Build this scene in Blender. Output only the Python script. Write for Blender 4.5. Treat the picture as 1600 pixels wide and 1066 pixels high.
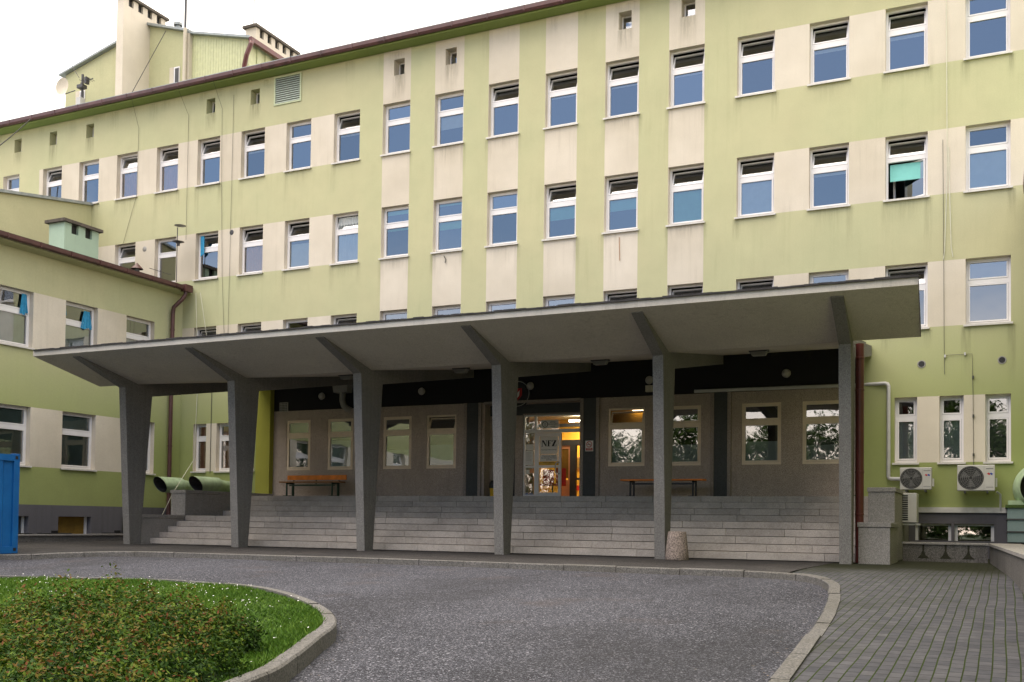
import bpy, bmesh, math, random
import numpy as np
from mathutils import Vector, Matrix
random.seed(7); rng = np.random.default_rng(7)
for o in list(bpy.data.objects): bpy.data.objects.remove(o)
S = bpy.context.scene; COL = S.collection
R = math.radians

# ------------------------------------------------------------------ camera
YAW, PITCH, ROLL = .4395, .0295, .0125
fw = Vector((-math.sin(YAW)*math.cos(PITCH), math.cos(YAW)*math.cos(PITCH), math.sin(PITCH)))
rt = Vector((math.cos(YAW), math.sin(YAW), 0)); up = rt.cross(fw)
r2 = rt*math.cos(ROLL)+up*math.sin(ROLL); u2 = -rt*math.sin(ROLL)+up*math.cos(ROLL)
cd = bpy.data.cameras.new('camera'); cam = bpy.data.objects.new('camera', cd); COL.objects.link(cam)
M = Matrix((r2, u2, -fw)).transposed().to_4x4(); M.translation = (-.3959, -27.314, -.8126)
cam.matrix_world = M
cd.sensor_width = 36; cd.lens = 1600.4/1600*36; cd.shift_y = (767.9-533)/1600; cd.clip_end = 2000
S.camera = cam

# ------------------------------------------------------------------ world, sun, exposure
SUN_EL, SUN_AZ = 62, 200      # azimuth: direction the sun stands in, clockwise from +Y
w = bpy.data.worlds.new('World'); S.world = w; w.use_nodes = True
nt = w.node_tree; N = nt.nodes; L = nt.links; N.clear()
out = N.new('ShaderNodeOutputWorld'); bg = N.new('ShaderNodeBackground')
sky = N.new('ShaderNodeTexSky'); sky.sky_type = 'NISHITA'; sky.sun_disc = False
sky.sun_elevation = R(SUN_EL); sky.sun_rotation = R(SUN_AZ); sky.dust_density = 1.2; sky.air_density = 1.0; sky.ozone_density = 1.6
tc = N.new('ShaderNodeTexCoord'); sep = N.new('ShaderNodeSeparateXYZ'); L.new(tc.outputs['Generated'], sep.inputs[0])
# thin bright cloud sheet: thick towards +Y (behind the building), broken towards -Y
mp = N.new('ShaderNodeMapping'); mp.inputs['Scale'].default_value = (1.2, 1.2, 3.5); L.new(tc.outputs['Generated'], mp.inputs[0])
nz = N.new('ShaderNodeTexNoise'); nz.inputs['Scale'].default_value = 2.2; nz.inputs['Detail'].default_value = 7; nz.inputs['Roughness'].default_value = .6
L.new(mp.outputs[0], nz.inputs['Vector'])
def mth(op, a, b=None, c=None, clamp=False):
    m = N.new('ShaderNodeMath'); m.operation = op; m.use_clamp = clamp
    for i, v in enumerate((a, b, c)):
        if v is None: continue
        if isinstance(v, (int, float)): m.inputs[i].default_value = v
        else: L.new(v, m.inputs[i])
    return m.outputs[0]
cloud = mth('ADD', mth('MULTIPLY', mth('SUBTRACT', nz.outputs['Fac'], .5), 1.0), mth('ADD', mth('MULTIPLY_ADD', sep.outputs['Y'], 1.2, .76), mth('MULTIPLY', mth('MAXIMUM', mth('SUBTRACT', sep.outputs['Z'], .62), 0), 2.2)), clamp=True)
mixc = N.new('ShaderNodeMix'); mixc.data_type = 'RGBA'; L.new(cloud, mixc.inputs['Factor'])
tint = N.new('ShaderNodeMix'); tint.data_type = 'RGBA'; tint.blend_type = 'MULTIPLY'; tint.inputs['Factor'].default_value = 1; tint.inputs['B'].default_value = (.80, .87, .92, 1)
L.new(sky.outputs[0], tint.inputs['A']); L.new(tint.outputs['Result'], mixc.inputs['A'])
white = N.new('ShaderNodeRGB'); white.outputs[0].default_value = (13.6, 12.8, 11.8, 1); L.new(white.outputs[0], mixc.inputs['B'])
peach = N.new('ShaderNodeMix'); peach.data_type = 'RGBA'      # warm glow low over the horizon
low_ = mth('POWER', mth('SUBTRACT', 1, mth('MULTIPLY', mth('ABSOLUTE', sep.outputs['Z']), 3.6), clamp=True), 1.5)
L.new(low_, peach.inputs['Factor']); L.new(mixc.outputs['Result'], peach.inputs['A']); peach.inputs['B'].default_value = (20.5, 16.2, 12.6, 1)
L.new(peach.outputs['Result'], bg.inputs['Color']); bg.inputs['Strength'].default_value = .10
L.new(bg.outputs[0], out.inputs[0])
sl = bpy.data.lights.new('sun', 'SUN'); sl.energy = 1.75; sl.angle = R(72); sl.color = (1, .85, .68)
sun = bpy.data.objects.new('sun', sl); COL.objects.link(sun)
sd = Vector((math.sin(R(SUN_AZ))*math.cos(R(SUN_EL)), math.cos(R(SUN_AZ))*math.cos(R(SUN_EL)), math.sin(R(SUN_EL))))
sun.rotation_euler = sd.to_track_quat('Z', 'Y').to_euler(); sun.location = (0, -30, 30)
S.view_settings.view_transform = 'Standard'; S.view_settings.look = 'None'; S.view_settings.gamma = 1
S.view_settings.exposure = 1.07
S.cycles.max_bounces = 6; S.cycles.transparent_max_bounces = 8
S.cycles.caustics_reflective = False; S.cycles.caustics_refractive = False

# ------------------------------------------------------------------ materials
class MT:
    """small node-material builder"""
    def __init__(s, name):
        s.m = bpy.data.materials.new(name); s.m.use_nodes = True; s.t = s.m.node_tree; s.N = s.t.nodes; s.L = s.t.links
        s.b = s.N['Principled BSDF']; s.o = s.N['Material Output']
    def n(s, typ, **kw):
        x = s.N.new(typ)
        for k, v in kw.items():
            if k.startswith('i_'): x.inputs[k[2:].replace('_', ' ')].default_value = v
            else: setattr(x, k, v)
        return x
    def coord(s, scale=(1, 1, 1), kind='Object', rot=(0, 0, 0), loc=(0, 0, 0)):
        if kind == 'World':
            g = s.n('ShaderNodeNewGeometry'); src = g.outputs['Position']
        else: src = s.n('ShaderNodeTexCoord').outputs[kind]
        m = s.n('ShaderNodeMapping'); m.inputs['Scale'].default_value = scale; m.inputs['Rotation'].default_value = rot; m.inputs['Location'].default_value = loc
        s.L.new(src, m.inputs[0]); return m.outputs[0]
    def noise(s, sc, vec=None, detail=5, rough=.55, dist=0):
        x = s.n('ShaderNodeTexNoise'); x.inputs['Scale'].default_value = sc; x.inputs['Detail'].default_value = detail
        x.inputs['Roughness'].default_value = rough; x.inputs['Distortion'].default_value = dist
        if vec is not None: s.L.new(vec, x.inputs['Vector'])
        return x.outputs['Fac']
    def vor(s, sc, vec=None, feature='F1', out='Distance'):
        x = s.n('ShaderNodeTexVoronoi'); x.feature = feature; x.inputs['Scale'].default_value = sc
        if vec is not None: s.L.new(vec, x.inputs['Vector'])
        return x.outputs[out]
    def ramp(s, v, stops):
        x = s.n('ShaderNodeValToRGB'); e = x.color_ramp.elements
        while len(e) < len(stops): e.new(.5)
        for k, (p, c) in zip(e, stops):
            k.position = p; k.color = (c, c, c, 1) if isinstance(c, (int, float)) else (*c, 1)
        s.L.new(v, x.inputs[0]); return x.outputs[0]
    def mix(s, f, a, b, mode='MIX'):
        x = s.n('ShaderNodeMix'); x.data_type = 'RGBA'; x.blend_type = mode
        for k, v in (('Factor', f), ('A', a), ('B', b)):
            if isinstance(v, (int, float)): x.inputs[k].default_value = v if k == 'Factor' else (v, v, v, 1)
            elif isinstance(v, tuple): x.inputs[k].default_value = (*v, 1)
            else: s.L.new(v, x.inputs[k])
        return x.outputs['Result']
    def math(s, op, a, b=0., clamp=False):
        x = s.n('ShaderNodeMath'); x.operation = op; x.use_clamp = clamp
        for i, v in enumerate((a, b)):
            if isinstance(v, (int, float)): x.inputs[i].default_value = v
            else: s.L.new(v, x.inputs[i])
        return x.outputs[0]
    def sep(s, v):
        x = s.n('ShaderNodeSeparateXYZ'); s.L.new(v, x.inputs[0]); return x.outputs
    def bump(s, h, strength=.3, dist=.01):
        x = s.n('ShaderNodeBump'); x.inputs['Strength'].default_value = strength; x.inputs['Distance'].default_value = dist
        s.L.new(h, x.inputs['Height']); s.L.new(x.outputs[0], s.b.inputs['Normal'])
    def fin(s, col=None, rough=.8, metal=0, spec=None):
        if col is not None:
            if isinstance(col, tuple): s.b.inputs['Base Color'].default_value = (*col, 1)
            else: s.L.new(col, s.b.inputs['Base Color'])
        if isinstance(rough, (int, float)): s.b.inputs['Roughness'].default_value = rough
        else: s.L.new(rough, s.b.inputs['Roughness'])
        s.b.inputs['Metallic'].default_value = metal
        if spec is not None: s.b.inputs['Specular IOR Level'].default_value = spec
        return s.m

def plain(name, col, rough=.6, metal=0, var=.12, sc=6, spec=None, bump=0):
    m = MT(name); v = m.coord(kind='World'); f = m.noise(sc, v, 6, .6)
    k = m.ramp(f, [(.3, tuple(c*(1-var) for c in col)), (.7, tuple(min(1, c*(1+var)) for c in col))])
    if bump: m.bump(m.noise(sc*12, v, 3), bump, .004)
    return m.fin(k, rough, metal, spec)

def stucco(name, col, streak=.25, dirt=(.25, .26, .16), tint=None, grain=1.0, low=None):
    m = MT(name); v = m.coord(kind='World')
    big = m.noise(.22, v, 4, .6); mid = m.noise(1.3, v, 5, .6); fine = m.noise(55, v, 3, .7)
    st = m.noise(1.0, m.coord((7, 7, .35), 'World'), 5, .7)            # long vertical rain streaks
    st2 = m.noise(1.0, m.coord((22, 22, .8), 'World'), 4, .7)
    c = m.mix(m.ramp(big, [(.35, 0), (.7, 1)]), col, tint or tuple(x*.9 for x in col))
    if low:  # wall turns darker and greener downward: lower facade shade put into the colour
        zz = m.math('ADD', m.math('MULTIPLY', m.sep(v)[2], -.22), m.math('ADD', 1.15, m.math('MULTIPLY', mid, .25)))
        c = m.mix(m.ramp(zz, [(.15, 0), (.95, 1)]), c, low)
    patchy = m.ramp(m.noise(.5, m.coord(kind='World', loc=(3, 1, 7)), 3), [(.42, .15), (.66, 1)])
    c = m.mix(m.math('MULTIPLY', m.math('MULTIPLY', m.ramp(st, [(.50, 0), (.80, 1)]), streak*1.5), patchy, True), c, dirt)
    c = m.mix(m.math('MULTIPLY', m.math('MULTIPLY', m.ramp(st2, [(.58, 0), (.82, 1)]), streak*.7), patchy, True), c, dirt)
    c = m.mix(1.0, c, m.ramp(mid, [(.25, .90), (.75, 1.0)]), 'MULTIPLY')
    c = m.mix(1.0, c, m.ramp(fine, [(.3, 1-.2*grain), (.7, 1.0)]), 'MULTIPLY')
    m.bump(m.noise(90, v, 3, .7), .35, .004)
    return m.fin(c, .92, spec=.2)

def terrazzo(name, col, dark=.35, sc=160, rough=.85, dirt=.25):
    m = MT(name); v = m.coord(kind='World')
    sp = m.vor(sc, v, out='Color'); s1 = m.sep(sp)[0]
    c = m.ramp(s1, [(0, tuple(x*dark for x in col)), (.45, tuple(x*.9 for x in col)), (1, tuple(min(1, x*1.45) for x in col))])
    d = m.noise(.9, v, 6, .65); st = m.noise(1, m.coord((5, 5, .5), 'World'), 5, .7)
    c = m.mix(m.math('MULTIPLY', m.ramp(d, [(.4, 0), (.75, 1)]), dirt, True), c, tuple(x*.45 for x in col))
    c = m.mix(m.math('MULTIPLY', m.ramp(st, [(.5, 0), (.8, 1)]), dirt, True), c, tuple(x*.5 for x in col))
    m.bump(s1, .12, .003)
    return m.fin(c, rough, spec=.25)

MAT = {}
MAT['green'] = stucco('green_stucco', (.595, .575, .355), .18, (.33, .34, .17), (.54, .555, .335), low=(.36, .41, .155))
MAT['cream'] = stucco('cream_stucco', (.80, .735, .625), .22, (.34, .30, .22), (.63, .57, .455))
MAT['olive'] = stucco('olive_pier_stucco', (.42, .42, .08), .15, (.2, .22, .05))  # pier and recess jambs: yellower, more saturated olive than the green wall
MAT['plinth'] = stucco('grey_plinth', (.17, .165, .18), .35, (.08, .08, .07), (.14, .135, .15))
MAT['terra'] = terrazzo('brown_grey_terrazzo', (.47, .395, .345), dirt=.35)
MAT['band'] = stucco('black_painted_band', (.030, .029, .032), .1, (.01, .01, .01))
MAT['pil'] = terrazzo('dark_pilaster_terrazzo', (.085, .09, .095), dark=.6)
MAT['strip'] = terrazzo('pale_stone_strip', (.36, .31, .28))
MAT['col'] = terrazzo('grey_column_terrazzo', (.215, .208, .198), dark=.5, sc=130, dirt=.3)
MAT['soffit'] = stucco('canopy_soffit_plaster', (.82, .77, .67), .45, (.40, .36, .29), (.74, .69, .6), grain=2.2)
MAT['fascia'] = stucco('canopy_fascia_concrete', (.60, .57, .52), .3, (.2, .19, .17))
MAT['felt'] = plain('roofing_felt', (.035, .033, .035), .9, var=.3)
MAT['white'] = plain('white_window_plastic', (.78, .77, .78), .35, var=.03, sc=2)
MAT['ivory'] = plain('ivory_window_paint', (.80, .68, .54), .5, var=.06)
MAT['sill'] = plain('pale_sill_metal', (.62, .60, .56), .45, var=.12)
MAT['brown'] = plain('brown_gutter_paint', (.085, .035, .033), .42, var=.35, sc=3)
MAT['redpipe'] = plain('dark_red_pipe_paint', (.10, .022, .02), .35, var=.25, sc=3)
MAT['eavegreen'] = stucco('eave_green_paint', (.30, .38, .13), .2, (.15, .2, .06))
MAT['zinc'] = plain('zinc_roof_metal', (.30, .33, .33), .45, .3, var=.2)
MAT['louvre'] = plain('green_grey_louvre', (.42, .48, .40), .6)
MAT['louvframe'] = plain('pale_green_louvre_frame', (.50, .56, .36), .6)
MAT['mint'] = stucco('mint_chimney_render', (.50, .66, .52), .2, (.25, .3, .25))
MAT['cap'] = plain('weathered_cap_concrete', (.10, .085, .07), .95, var=.4)
MAT['corr'] = plain('pale_corrugated_sheet', (.52, .54, .32), .6, var=.1)
MAT['black'] = plain('black_paint', (.012, .012, .013), .5, var=.2)
MAT['dgrey'] = plain('dark_grey_metal', (.06, .06, .065), .5)
MAT['blade'] = plain('fan_blade_plastic', (.10, .10, .10), .5)
MAT['lgrey'] = plain('light_grey_plastic', (.50, .50, .49), .5, var=.08)
MAT['acwhite'] = plain('off_white_casing', (.52, .51, .48), .45, var=.06)
MAT['orange'] = plain('orange_painted_wood', (.80, .23, .02), .5, var=.25, sc=5)
MAT['wood'] = plain('worn_wood', (.32, .15, .06), .6, var=.3, sc=9)
MAT['dkgreen'] = plain('dark_green_metal', (.012, .045, .03), .5)
MAT['duct'] = plain('pale_green_duct_paint', (.38, .50, .32), .5, var=.25, sc=4)
MAT['ductbase'] = stucco('rusting_pale_blue_sheet', (.30, .40, .40), .35, (.10, .13, .08))
MAT['moss'] = plain('green_moss', (.06, .10, .025), 1, var=.4, sc=20)
MAT['stone'] = terrazzo('grey_cheek_stone', (.30, .285, .27), dark=.6, sc=120, dirt=.3)
MAT['yellow'] = plain('yellow_plastic', (.70, .42, .02), .4)
MAT['red'] = plain('red_paint', (.50, .02, .02), .5)
MAT['blue'] = plain('blue_paint', (.02, .06, .35), .5)
MAT['paper'] = plain('white_paper', (.75, .74, .72), .7, var=.03)
MAT['print'] = plain('black_print', (.02, .02, .03), .7)
MAT['lamp'] = plain('frosted_lamp_glass', (.42, .40, .37), .3, var=.08)
MAT['ceil'] = plain('grey_lamp_shade', (.24, .24, .22), .5)
MAT['cable'] = plain('pale_cable', (.62, .62, .50), .5)
MAT['dcable'] = plain('dark_cable', (.06, .06, .05), .6)
MAT['hood'] = plain('grey_vent_hood', (.30, .29, .27), .5)
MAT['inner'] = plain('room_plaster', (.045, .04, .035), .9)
MAT['turq'] = plain('turquoise_blind', (.22, .60, .56), .8, var=.04)
MAT['mintblind'] = plain('green_blind', (.22, .58, .36), .8, var=.04)
MAT['whblind'] = plain('white_blind', (.62, .66, .66), .8, var=.05)
MAT['peach'] = plain('peach_curtain', (.80, .38, .20), .8, var=.1)
MAT['bluecloth'] = plain('bright_blue_cloth', (.03, .27, .48), .8, var=.25, sc=14)
MAT['navy'] = plain('navy_blind', (.01, .05, .11), .8)
MAT['tealdark'] = plain('dull_teal_curtain', (.30, .40, .38), .8, var=.12, sc=2)
MAT['frost'] = plain('frosted_film', (.50, .58, .55), .7, var=.1, sc=3)
MAT['dirtyboard'] = plain('ochre_board', (.24, .14, .02), .8, var=.2)
MAT['concrete'] = terrazzo('mossy_low_wall_concrete', (.17, .16, .15), sc=90, dirt=.6)
MAT['mossdark'] = plain('dark_wet_moss', (.035, .035, .022), 1, var=.4, sc=20)
MAT['vinyl'] = plain('leaf_green_dark', (.02, .05, .015), .6)

def mat_emit(name, col, st):
    m = MT(name); m.b.inputs['Emission Color'].default_value = (*col, 1); m.b.inputs['Emission Strength'].default_value = st
    return m.fin(col, .6)
MAT['tube'] = mat_emit('lit_fluorescent_tube', (1, .86, .6), 14)
MAT['bulb'] = mat_emit('lit_ceiling_lamp', (1, .72, .42), 2)
MAT['yellowwall'] = plain('yellow_hall_wall', (.78, .42, .04), .7, var=.05)
MAT['hallfloor'] = plain('hall_floor', (.25, .17, .10), .3)

def mat_glass():
    m = MT('window_glass'); N_, L_ = m.N, m.L
    N_.remove(m.b)
    tr = m.n('ShaderNodeBsdfTransparent'); tr.inputs[0].default_value = (.76, .82, .83, 1)
    gl = m.n('ShaderNodeBsdfGlossy'); gl.inputs['Roughness'].default_value = .015; gl.inputs[0].default_value = (.93, .96, 1, 1)
    v = m.coord(kind='World'); bp = m.n('ShaderNodeBump'); bp.inputs['Strength'].default_value = .12; bp.inputs['Distance'].default_value = .03
    av = m.n('ShaderNodeVectorMath', operation='ADD'); cb = m.n('ShaderNodeCombineXYZ'); L_.new(m.math('MULTIPLY', m.n('ShaderNodeObjectInfo').outputs['Random'], 37), cb.inputs[0]); L_.new(v, av.inputs[0]); L_.new(cb.outputs[0], av.inputs[1])
    L_.new(m.noise(.9, av.outputs[0], 2), bp.inputs['Height']); L_.new(bp.outputs[0], gl.inputs['Normal'])
    fr = m.n('ShaderNodeFresnel'); fr.inputs[0].default_value = 1.55
    oi = m.n('ShaderNodeObjectInfo').outputs['Random']
    f = m.math('ADD', fr.outputs[0], m.math('ADD', .19, m.math('MULTIPLY', oi, .11)), True)
    mx = m.n('ShaderNodeMixShader'); L_.new(f, mx.inputs[0]); L_.new(tr.outputs[0], mx.inputs[1]); L_.new(gl.outputs[0], mx.inputs[2])
    L_.new(mx.outputs[0], m.o.inputs[0]); return m.m
MAT['glass'] = mat_glass()

def mat_container():
    m = MT('blue_container_paint'); v = m.coord(kind='World')
    st = m.noise(1, m.coord((9, 9, .5), 'World'), 5, .7)
    c = m.mix(m.ramp(m.noise(3, v, 6), [(.3, 0), (.7, 1)]), (.004, .085, .27), (.006, .115, .34))
    c = m.mix(m.math('MULTIPLY', m.ramp(st, [(.6, 0), (.8, 1)]), .5, True), c, (.10, .22, .38))
    return m.fin(c, .4)
MAT['cont'] = mat_container()

def mat_asphalt(name='asphalt', base=.054, speck=1.25, tone=(.97, 1, 1.2)):
    m = MT(name); v = m.coord(kind='World')
    big = m.noise(.35, v, 5, .6); mid = m.noise(2.5, v, 5, .65)
    g = m.vor(105, v, out='Color'); gv = m.sep(g)[0]
    g2 = m.sep(m.vor(62, v, out='Color'))[1]
    b = m.ramp(big, [(.3, base*.75), (.7, base*1.25)]); b = m.mix(.6, b, m.ramp(mid, [(.3, .35), (.7, .65)]), 'OVERLAY')
    c = m.mix(1.0, b, m.ramp(gv, [(0, .3), (.6, 1), (1, 1.6)]), 'MULTIPLY')
    c = m.mix(m.math('MULTIPLY', m.ramp(gv, [(.80, 0), (.93, 1)]), .42*speck, True), c, (.28, .27, .26))
    c = m.mix(m.math('MULTIPLY', m.ramp(g2, [(.93, 0), (.98, 1)]), .6*speck, True), c, (.36, .35, .33))
    c = m.mix(1.0, c, tone, 'MULTIPLY')
    # brown-ish worn patches
    c = m.mix(m.math('MULTIPLY', m.ramp(m.noise(.8, m.coord(kind='World', loc=(9, 4, 0)), 4), [(.58, 0), (.72, 1)]), .35, True), c, (.075, .06, .055))
    # fine wandering cracks and dark tyre-polished patches
    wv = m.coord(kind='World'); nx = m.n('ShaderNodeTexNoise'); nx.inputs['Scale'].default_value = 1.4; m.L.new(wv, nx.inputs['Vector'])
    av = m.n('ShaderNodeVectorMath', operation='ADD'); sv = m.n('ShaderNodeVectorMath', operation='SCALE'); sv.inputs['Scale'].default_value = .9
    m.L.new(nx.outputs['Color'], sv.inputs[0]); m.L.new(wv, av.inputs[0]); m.L.new(sv.outputs[0], av.inputs[1])
    cr = m.vor(.28, av.outputs[0], 'DISTANCE_TO_EDGE')
    c = m.mix(m.math('MULTIPLY', m.ramp(cr, [(0, 1), (.006, 0)]), m.math('MULTIPLY', m.ramp(mid, [(.45, 0), (.6, 1)]), .55*speck), True), c, (.016, .016, .016))
    c = m.mix(m.math('MULTIPLY', m.ramp(m.noise(.45, m.coord((1, .35, 1), 'World', loc=(2, 7, 0)), 5, .65), [(.5, 0), (.66, 1)]), .45, True), c, (.028, .028, .03))
    m.bump(gv, .55, .006)
    return m.fin(c, .95, spec=.12)
MAT['asphalt'] = mat_asphalt()
MAT['pave'] = mat_asphalt('smooth_dark_pavement', .052, .25, (1.05, 1, 1))

def mat_pavers():
    m = MT('concrete_pavers'); v = m.coord((1, 1, 1), 'World', rot=(0, 0, R(90.6)))
    wv = m.n('ShaderNodeVectorMath', operation='ADD'); m.L.new(v, wv.inputs[0])
    nn = m.n('ShaderNodeTexNoise'); nn.inputs['Scale'].default_value = .55; nn.inputs['Detail'].default_value = 2; m.L.new(v, nn.inputs['Vector'])
    sc = m.n('ShaderNodeVectorMath', operation='SCALE'); sc.inputs['Scale'].default_value = .045; m.L.new(nn.outputs['Color'], sc.inputs[0]); m.L.new(sc.outputs[0], wv.inputs[1])
    br = m.n('ShaderNodeTexBrick'); m.L.new(wv.outputs[0], br.inputs['Vector']); br.offset = .5
    for k, x in (('Scale', 1), ('Mortar Size', .006), ('Mortar Smooth', .3), ('Brick Width', .2), ('Row Height', .1), ('Bias', 0)): br.inputs[k].default_value = x
    br.inputs['Color1'].default_value = (.072, .073, .083, 1); br.inputs['Color2'].default_value = (.098, .097, .105, 1); br.inputs['Mortar'].default_value = (0, 0, 0, 1)
    # long joints alone, for the moss
    b2 = m.n('ShaderNodeTexBrick'); m.L.new(wv.outputs[0], b2.inputs['Vector'])
    for k, x in (('Scale', 1), ('Mortar Size', .007), ('Mortar Smooth', .5), ('Brick Width', 500), ('Row Height', .1)): b2.inputs[k].default_value = x
    v0 = m.coord(kind='World')
    moss = m.noise(.6, v0, 5, .65)
    c = m.mix(.7, br.outputs['Color'], m.ramp(m.noise(5, v0, 6, .7), [(.25, .3), (.75, .7)]), 'OVERLAY')
    c = m.mix(m.math('MULTIPLY', m.ramp(moss, [(.5, 0), (.8, 1)]), .45, True), c, (.04, .045, .022))
    y = m.sep(v0)[1]
    near = m.ramp(m.math('MULTIPLY_ADD', y, .12, True), [(0, 0), (1, 1)]) if False else None
    c = m.mix(m.math('MULTIPLY', br.outputs['Fac'], .55, True), c, (.035, .035, .03))
    c = m.mix(m.math('MULTIPLY', b2.outputs['Fac'], m.ramp(m.noise(3, v0, 4), [(.25, .35), (.55, 1)]), True), c, (.034, .050, .013))
    far = m.ramp(m.math('ADD', m.math('MULTIPLY', y, .12), m.math('ADD', 1.42, m.math('MULTIPLY', m.noise(.9, v0, 5, .7), .6))), [(.45, 0), (.85, 1)])
    c = m.mix(m.math('MULTIPLY', far, .9, True), c, (.026, .028, .014))
    m.bump(m.math('SUBTRACT', 1, br.outputs['Fac']), .6, .006)
    return m.fin(c, 1, spec=.08)
MAT['pavers'] = mat_pavers()

def mat_step():
    m = MT('step_stone'); v = m.coord(kind='World')
    oi = m.n('ShaderNodeObjectInfo').outputs['Random']
    c = m.ramp(m.sep(m.vor(110, v, out='Color'))[0], [(0, (.40, .36, .32)), (.5, (.52, .47, .42)), (1, (.60, .55, .50))])
    a = m.n('ShaderNodeAttribute', attribute_name='slab')
    c = m.mix(1.0, c, m.ramp(a.outputs['Fac'], [(0, .82), (1, 1.0)]), 'MULTIPLY')
    c = m.mix(m.math('MULTIPLY', m.ramp(m.noise(1.1, v, 6, .7), [(.4, 0), (.75, 1)]), .45, True), c, (.13, .12, .105))
    c = m.mix(m.math('MULTIPLY', m.ramp(m.noise(7, v, 6, .7), [(.5, 0), (.8, 1)]), .35, True), c, (.12, .11, .10))
    m.bump(m.noise(40, v, 4), .2, .004)
    return m.fin(c, .85, spec=.25)
MAT['step'] = mat_step()

def mat_kerb():
    m = MT('worn_kerb_stone'); v = m.coord(kind='World')
    c = m.ramp(m.sep(m.vor(80, v, out='Color'))[0], [(0, (.08, .078, .078)), (.5, (.14, .136, .132)), (1, (.22, .21, .20))])
    c = m.mix(m.math('MULTIPLY', m.ramp(m.noise(1.5, v, 6, .7), [(.4, 0), (.7, 1)]), .55, True), c, (.10, .095, .08))
    m.bump(m.noise(25, v, 5), .5, .012)
    return m.fin(c, .9, spec=.2)
MAT['kerb'] = mat_kerb()

def mat_leaf(name, a, b, c3, red=None):
    m = MT(name)
    at = m.n('ShaderNodeAttribute', attribute_name='leafv').outputs['Fac']
    c = m.ramp(at, [(0, a), (.45, b), (.8, c3), (1, red or c3)])
    m.b.inputs['Subsurface Weight'].default_value = 0
    m.L.new(c, m.b.inputs['Base Color'])
    tr = m.n('ShaderNodeBsdfTranslucent'); m.L.new(c, tr.inputs[0]); mx = m.n('ShaderNodeMixShader'); mx.inputs[0].default_value = .14
    m.b.inputs['Roughness'].default_value = .6; m.b.inputs['Specular IOR Level'].default_value = .12
    m.L.new(m.b.outputs[0], mx.inputs[1]); m.L.new(tr.outputs[0], mx.inputs[2]); m.L.new(mx.outputs[0], m.o.inputs[0])
    return m.m
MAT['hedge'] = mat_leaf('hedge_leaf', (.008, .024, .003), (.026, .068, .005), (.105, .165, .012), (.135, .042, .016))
MAT['treeleaf'] = mat_leaf('tree_leaf', (.02, .04, .012), (.04, .07, .015), (.06, .10, .02))
MAT['grass'] = mat_leaf('grass_blade', (.032, .080, .008), (.066, .145, .014), (.12, .205, .025))
MAT['bark'] = plain('bark', (.07, .05, .035), .9, var=.3)
MAT['soil'] = plain('soil', (.03, .05, .015), 1, var=.4)

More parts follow.
